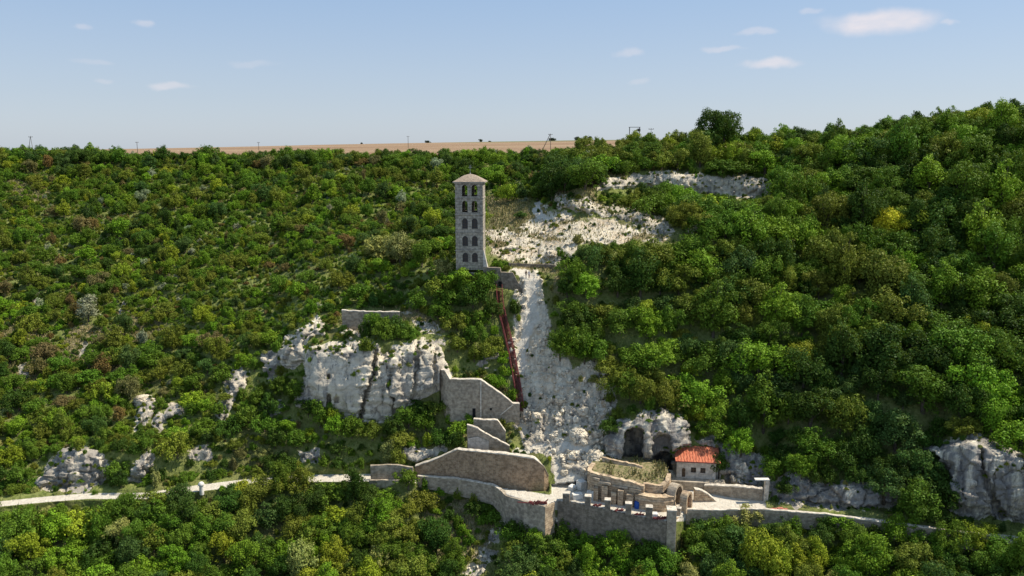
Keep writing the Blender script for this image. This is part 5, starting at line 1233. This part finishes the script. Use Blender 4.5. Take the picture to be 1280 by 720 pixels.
n5 = run(7000, 'shrub', .9, 1.8, .58, left*(1-.9*dr_)*np.clip(.35+2.6*cl2, .0, 1.6), cd_left, .12)
n5 += run(22000, 'shrub', .4, 1.05, .60, left*(1-.7*dr_)*np.clip(.7+1.0*cl2, .15, 1.5), cd_left, .14)
n6 = run(6000, 'shrub', .9, 1.7, .60, (below+right*.6)*(1-.4*dr_), lambda u, v, c, c2: cd_below(u, v, c, c2) if v > road_v(u) else cd_right(u, v, c, c2), .12)
def cd_small(u, v, c, c2):
    d = cd_left(u, v, c, c2) if u < 690 else cd_right(u, v, c, c2); d = dict(d); d['straw'] = .6; d['brown'] = .7; return {k_: max(.02, x) for k_, x in d.items()}
n8 = 0
n7 = run(14000, 'shrub', .45, .95, .62, (left*1.2+below+right*.4)*(1-.3*dr_), cd_small, .18)
okr = ((rock > .35) & (NRM[..., 2] > .3) & (path < .2) & (U > -20) & (U < 1300)).reshape(-1); gq_ = (RM['gully']+RM['quarry']).reshape(-1)
w0 = cellarea.reshape(-1)*okr
n8 = run(1500, 'shrub', .25, .75, .8, (1-.85*np.clip(gq_, 0, 1)), lambda u, v, c, c2: {'mid green': 2, 'olive green': 3, 'straw': 2, 'dark green': 2, 'bright green': 1}, 1.1)
edger = ((rock > .06) & (rock < .5)).reshape(-1)*(np.clip(gq_, 0, 1) < .02); w0 = cellarea.reshape(-1)*edger
n8 += run(900, 'shrub', .6, 1.4, .55, edger*1.0, lambda u, v, c, c2: {'mid green': 3, 'olive green': 2, 'dark green': 3, 'bright green': 1}, .6)
# rows just behind the crest
for j in range(0, len(us), 1):
    if us[j] < -60 or us[j] > 1340: continue
    for d_i in (0, 1, 2, 3):
        if RNG.random() < .25:
            p = prow[d_i, j] + np.array([RNG.uniform(-1, 1), RNG.uniform(-1.5, 1.5), -.2]); r = RNG.uniform(1.3, 2.3)*(1.5 if us[j] < 125 else 1) if us[j] < 720 else RNG.uniform(1.6, 2.7)
            kd = 'tree' if us[j] > 720 or RNG.random() < .35 else 'shrub'
            try_plant(kd, p, r*(.85 if kd == 'tree' and us[j] < 720 else 1), pick(cd_left(us[j], 200, .2, 0) if us[j] < 720 else cd_right(us[j], 300 if us[j] > 900 else 200, .2, 0)), .55, .3)
print('PLANTS', n1, n2, n3, n4, n5, n6, n7, len(plants))

# visible share: discard nothing, but only what is inside the frame becomes an individual
def infr(d): return -15 < d['u'] < 1295 and 90 < d['v'] < 735
trees = sorted([d for d in plants if d['kind'] == 'tree'], key=lambda d: -(d['px'] if infr(d) else 0)); shrubs = sorted([d for d in plants if d['kind'] == 'shrub'], key=lambda d: -(d['px'] if infr(d) else 0))
indT = [d for d in trees[:300] if infr(d)]; indS = [d for d in shrubs[:300] if infr(d)]
restT = trees[len(indT):]; restS = shrubs[len(indS):]
LAND = [(588,280,'the bell tower'),(665,440,'the white gully'),(470,480,'the big white cliff'),(785,608,'the stone ruin'),(875,578,'the red roofed house'),(855,230,'the quarry cliff'),(1235,600,'the streaked right cliff'),
 (600,590,'the brown retaining wall'),(100,588,'the white rocks on the left'),(455,398,'the ledge wall'),(600,498,'the buttressed wall'),(815,550,'the twin caves'),(760,645,'the crenellated wall'),(490,598,'the short grey road wall'),
 (60,624,'the left end of the road'),(1040,618,'the low cliff beside the road'),(180,185,'the leftmost field pole'),(378,195,'the field edge'),(895,150,'the crest tree'),(720,180,'the right end of the field'),(205,520,'the twin pale boulders'),(252,608,'the white marker stone'),(650,640,'the high road corner wall')]
def words(n):
    a = ['', 'first', 'second', 'third', 'fourth', 'fifth', 'sixth', 'seventh', 'eighth', 'ninth', 'tenth', 'eleventh', 'twelfth', 'thirteenth', 'fourteenth', 'fifteenth', 'sixteenth', 'seventeenth', 'eighteenth', 'nineteenth', 'twentieth']
    if n <= 20: return a[n]
    tens = ['', '', 'twenty', 'thirty', 'forty', 'fifty', 'sixty', 'seventy', 'eighty', 'ninety'][n//10]; return tens+('-'+a[n % 10] if n % 10 else '')
def assign_labels(lst, noun):
    groups = {}
    for d in lst:
        u, v = d['u'], d['v']; best = min(LAND, key=lambda l: (l[0]-u)**2+(1.2*(l[1]-v))**2); dx, dy = u-best[0], v-best[1]
        if abs(dx) > 1.3*abs(dy): rel = 'left of' if dx < 0 else 'right of'
        else: rel = 'above' if dy < 0 else 'below'
        if abs(dx) > 40 and abs(dy) > 40: rel = ('above and ' if dy < 0 else 'below and ')+('left of' if dx < 0 else 'right of')
        if best[2] in ('the white gully',) and abs(dx)+abs(dy) < 30: rel = 'beside'
        groups.setdefault((d['cn'], rel, best[2]), []).append(d)
    for (cn, rel, lm), g_ in groups.items():
        g_.sort(key=lambda d: d['u'])
        for i, d in enumerate(g_):
            base_ = f'{cn} {noun} {rel} {lm}'
            if len(g_) == 1: d['label'] = 'lone '+base_
            elif i == 0: d['label'] = 'leftmost '+base_
            elif i == len(g_)-1: d['label'] = 'rightmost '+base_
            else: d['label'] = base_+', '+words(i+1)+' from left'
assign_labels(indT, 'tree'); assign_labels(indS, 'shrub')
for d in indT:
    cr_, tm, wh, _, _ = TREES[d['vi']]
    e = bpy.data.objects.new('tree', None); COL.objects.link(e); e.location = d['p']; e.rotation_euler = (0, 0, d['rz']); e.scale = d['s']
    tag(e, d['label'], 'tree', 'trees on the hillside')
    for nm, mm in (('trunk', tm), ('crown', cr_)):
        c_ = bpy.data.objects.new(nm, mm); COL.objects.link(c_); c_.parent = e; c_['tint'] = [float(x) for x in d['tint']]
for d in indS:
    c_ = bpy.data.objects.new('shrub', SHRUBS[d['vi']][0]); COL.objects.link(c_); c_.location = d['p']; c_.rotation_euler = (0, 0, d['rz']); c_.scale = d['s']; c_['tint'] = [float(x) for x in d['tint']]
    tag(c_, d['label'], 'shrub', 'shrubs on the hillside')
# skyline trees far away on the field
for k, (u, v, Yq, r, lb) in enumerate(((534,176.5,980,2.6,'dark tree on the field skyline above left of the bell tower'),(601,176,980,2.2,'small dark tree on the field skyline just above the bell tower'),(690,175.5,980,3.6,'low dark tree cluster on the skyline behind the leaning pole'),
        (722,175,980,3.6,'left of two round dark trees on the right field skyline'),(737,175,980,3.2,'right of two round dark trees on the right field skyline'),(612,176.5,980,1.4,'tiny dark bush on the field skyline right of the tower'),(452,180,980,1.4,'tiny dark bush on the field skyline left of the tower'))):
    X = P(u, v, Yq)[0]; z = ridge_z(X)-.6; e = bpy.data.objects.new('tree', None); COL.objects.link(e); e.location = (X, Yq, z-.6*r*.6); e.scale = (r*1.2, r*1.2, r*.9); tag(e, lb, 'tree', 'trees on the field skyline')
    for nm, mm in (('trunk', TREES[k % 9][1]), ('crown', TREES[k % 9][0])):
        c_ = bpy.data.objects.new(nm, mm); COL.objects.link(c_); c_.parent = e; c_['tint'] = [.02, .035, .02]

# the rest of the wood: one object each, instanced by geometry nodes
def stuff_instances(name, lst, meshes, label, cat):
    if not lst: return
    src = bpy.data.collections.new(name+'_source'); 
    for i, mm in enumerate(meshes): src.objects.link(bpy.data.objects.new('%s_src_%02d' % (name, i), mm))
    me = bpy.data.meshes.new(name); me.from_pydata([d['p'] for d in lst], [], [])
    def attr(n, t, key, arr): a = me.attributes.new(n, t, 'POINT'); a.data.foreach_set(key, np.array(arr, dtype=np.int32 if t == 'INT' else np.float32).reshape(-1))
    attr('idx', 'INT', 'value', [d['vi'] for d in lst]); attr('rot', 'FLOAT_VECTOR', 'vector', [(0, 0, d['rz']) for d in lst]); attr('scl', 'FLOAT_VECTOR', 'vector', [d['s'] for d in lst]); attr('tint', 'FLOAT_VECTOR', 'vector', [tuple(d['tint']) for d in lst])
    o = bpy.data.objects.new(name, me); link(o); ng = bpy.data.node_groups.new(name, 'GeometryNodeTree')
    ng.interface.new_socket('Geometry', in_out='INPUT', socket_type='NodeSocketGeometry'); ng.interface.new_socket('Geometry', in_out='OUTPUT', socket_type='NodeSocketGeometry')
    N = ng.nodes.new; gi = N('NodeGroupInput'); go = N('NodeGroupOutput'); ci = N('GeometryNodeCollectionInfo'); ci.inputs['Collection'].default_value = src; ci.inputs['Separate Children'].default_value = True; ci.inputs['Reset Children'].default_value = True
    ip = N('GeometryNodeInstanceOnPoints'); ip.inputs['Pick Instance'].default_value = True
    def na(n, t): x = N('GeometryNodeInputNamedAttribute'); x.data_type = t; x.inputs[0].default_value = n; return x.outputs[0]
    L = ng.links.new; L(gi.outputs[0], ip.inputs['Points']); L(ci.outputs[0], ip.inputs['Instance']); L(na('idx', 'INT'), ip.inputs['Instance Index']); L(na('rot', 'FLOAT_VECTOR'), ip.inputs['Rotation']); L(na('scl', 'FLOAT_VECTOR'), ip.inputs['Scale']); L(ip.outputs[0], go.inputs[0])
    md = o.modifiers.new('scatter', 'NODES'); md.node_group = ng; tag(o, label, cat, kind='stuff'); return o
stuff_instances('woodland', restT, [t[2] for t in TREES], 'mass of farther green trees filling the wooded slopes', 'woodland')
stuff_instances('scrub', restS, [s[0] for s in SHRUBS], 'mass of low mixed scrub covering the hillside between larger plants', 'scrub')

# grass tufts: uncountable
def grass(name, wfun, n, label, cols_, hmin=.25, hmax=.7):
    w = cellarea.reshape(-1)*wfun; w = w/w.sum(); ks = RNG.choice(len(w), n, p=w); c = flat[ks]+RNG.uniform(-.15, .15, (n, 3))*np.array([1, 1, 0])
    h = RNG.uniform(hmin, hmax, n); a = RNG.uniform(0, 6.28, n); wd = h*.22; lean = RNG.normal(size=(n, 2))*.25*h[:, None]
    dx = np.stack([np.cos(a)*wd, np.sin(a)*wd, 0*a], 1); top_ = c+np.stack([lean[:, 0], lean[:, 1], h], 1)
    vs = np.stack([c-dx-[0, 0, .1], c+dx-[0, 0, .1], top_+dx*.3, top_-dx*.3], 1).reshape(-1, 3); me = mesh_from(vs, name, [cols_]); o = bpy.data.objects.new(name, me); link(o); tag(o, label, 'grass', kind='stuff')
def grass_mat(name, a, b_):
    m, nt = new_mat(name); b = NB(nt); g = b.n('ShaderNodeNewGeometry'); b.out(b.mix(g.outputs['Random Per Island'], a, b_), .8); return m
gm = grass_mat('dry_grass', (.12, .14, .035), (.34, .27, .12)); gg = grass_mat('green_grass', (.05, .085, .02), (.13, .16, .04))
inf = inframe.reshape(-1)*(pa_ < .3)
grass('dry_grass', inf*(dr_*(1-.8*rk)+.02*rk*(NRM[..., 2].reshape(-1) > .6)), 26000, 'dry yellow grass tufts on the bare banks and quarry floor', gm)
grass('green_grass', inf*(1-rk)*(1-dr_)*(Vf > 210), 40000, 'short green grass between the shrubs on the slope', gg, .25, .6)
# grass on the ruin top
n = 900; c = []
while len(c) < n:
    u = RNG.uniform(740, 836); v = RNG.uniform(603, 630)
    if sdist(np.array([u]), np.array([v]), [(740,604),(800,602),(832,608),(838,622),(832,629),(803,631),(770,625.5),(740,619)])[0] > 0: p = Pz(u, v, .05); c.append((p[0], p[1]+.5, 4.35+.3*math.sin(u*.2)))
c = np.array(c); h = RNG.uniform(.3, .9, n); a = RNG.uniform(0, 6.28, n); dx = np.stack([np.cos(a)*h*.22, np.sin(a)*h*.22, 0*a], 1); tp_ = c+np.stack([RNG.normal(size=n)*.15, RNG.normal(size=n)*.15, h], 1)
me = mesh_from(np.stack([c-dx, c+dx, tp_+dx*.3, tp_-dx*.3], 1).reshape(-1, 3), 'ruin_grass', [gm]); o = bpy.data.objects.new('ruin_grass', me); link(o); tag(o, 'yellow green weeds growing on top of the stone ruin', 'grass', kind='stuff')

# ------------------------------------------------------------------ light and sky
SUN = Vector((.60, .09, .79)).normalized()
el = math.asin(SUN.z); az = math.atan2(SUN.x, SUN.y)
sl = bpy.data.lights.new('sun', 'SUN'); sl.energy = 5.0; sl.angle = R(.5); sl.color = (1, .935, .81); so = bpy.data.objects.new('sun', sl); link(so); so.rotation_euler = SUN.to_track_quat('Z', 'Y').to_euler(); so.location = (60, 0, 150)
wd = bpy.data.worlds.new('World'); SC.world = wd; wd.use_nodes = True; nt = wd.node_tree; nt.nodes.clear(); b = NB(nt)
sky = b.n('ShaderNodeTexSky', sky_type='NISHITA', sun_disc=False, sun_elevation=el, sun_rotation=az, altitude=200, air_density=1.0, dust_density=.6, ozone_density=2.5)
# thin clouds: patches at fixed directions of the sky
tc = b.n('ShaderNodeTexCoord'); dirv = tc.outputs['Generated']
warp = b.n('ShaderNodeTexNoise'); warp.inputs['Scale'].default_value = 26; warp.inputs['Detail'].default_value = 6; nt.links.new(dirv, warp.inputs['Vector'])
wsub = b.n('ShaderNodeVectorMath', operation='SUBTRACT'); nt.links.new(warp.outputs['Color'], wsub.inputs[0]); wsub.inputs[1].default_value = (.5, .5, .5)
wsc = b.n('ShaderNodeVectorMath', operation='MULTIPLY'); nt.links.new(wsub.outputs[0], wsc.inputs[0]); wsc.inputs[1].default_value = (.045, .045, .016)
wad = b.n('ShaderNodeVectorMath', operation='ADD'); nt.links.new(dirv, wad.inputs[0]); nt.links.new(wsc.outputs[0], wad.inputs[1])
acc = None
for u, v, hw_, hh_, op in ((1100,27,68,15,1.0),(963,80,32,7,.85),(215,108,24,5,.55),(787,66,18,6,.4),(905,60,26,4,.45),(186,31,15,5,.4),(100,33,14,4,.35),(945,40,22,4,.4),(318,80,30,5,.22),(120,78,28,4,.2),(1187,29,12,4,.45),(1017,16,14,4,.35),(800,103,16,4,.25),(128,101,10,3,.25)):
    x, y = (u-640)/F, (360-v)/F; D = Vector((x, CP+SP*y, -SP+CP*y)).normalized(); rg_ = Vector((D.y, -D.x, 0)).normalized(); up_ = rg_.cross(D)
    sc_ = 1/math.sqrt(1+x*x+y*y)
    df = b.n('ShaderNodeVectorMath', operation='SUBTRACT'); nt.links.new(wad.outputs[0], df.inputs[0]); df.inputs[1].default_value = D
    def dot(vec, k):
        d_ = b.n('ShaderNodeVectorMath', operation='DOT_PRODUCT'); nt.links.new(df.outputs[0], d_.inputs[0]); d_.inputs[1].default_value = tuple(vec*k); return d_.outputs['Value']
    e1 = dot(rg_, F/hw_/sc_); e2 = dot(up_, F/hh_/sc_); rr_ = b.math('SQRT', b.math('ADD', b.math('MULTIPLY', e1, e1), b.math('MULTIPLY', e2, e2)))
    f_ = b.math('MULTIPLY', b.ramp(rr_, 1.25, .35), op); acc = f_ if acc is None else b.math('MAXIMUM', acc, f_)
cn_ = b.noise(b.mapping(dirv, (1, 1, 3)), 60, 5, .6); acc = b.math('MULTIPLY', acc, b.math('ADD', .55, b.math('MULTIPLY', cn_, .7)))
hs_ = b.n('ShaderNodeHueSaturation'); hs_.inputs['Saturation'].default_value = .72; nt.links.new(sky.outputs[0], hs_.inputs['Color'])
zdir = b.n('ShaderNodeSeparateXYZ', i_0=dirv).outputs[2]
haze_ = b.mix(b.ramp(zdir, -.01, .24), (3.5, 4.05, 4.85), (2.05, 3.3, 5.2))
base_sky = b.mix(.72, hs_.outputs[0], haze_)
cc = b.mix(b.math('MULTIPLY', acc, .8), base_sky, (6.1, 5.7, 5.9))
bg = b.n('ShaderNodeBackground'); nt.links.new(cc, bg.inputs[0]); bg.inputs[1].default_value = .115; ow = b.n('ShaderNodeOutputWorld'); nt.links.new(bg.outputs[0], ow.inputs[0])
vs_ = SC.view_settings; vs_.view_transform = 'Standard'; vs_.look = 'None'; vs_.exposure = 0.30; vs_.gamma = 1; vs_.use_curve_mapping = False
cy = SC.cycles; cy.max_bounces = 5; cy.diffuse_bounces = 3; cy.glossy_bounces = 1; cy.transmission_bounces = 2; cy.transparent_max_bounces = 4; cy.sample_clamp_indirect = 4
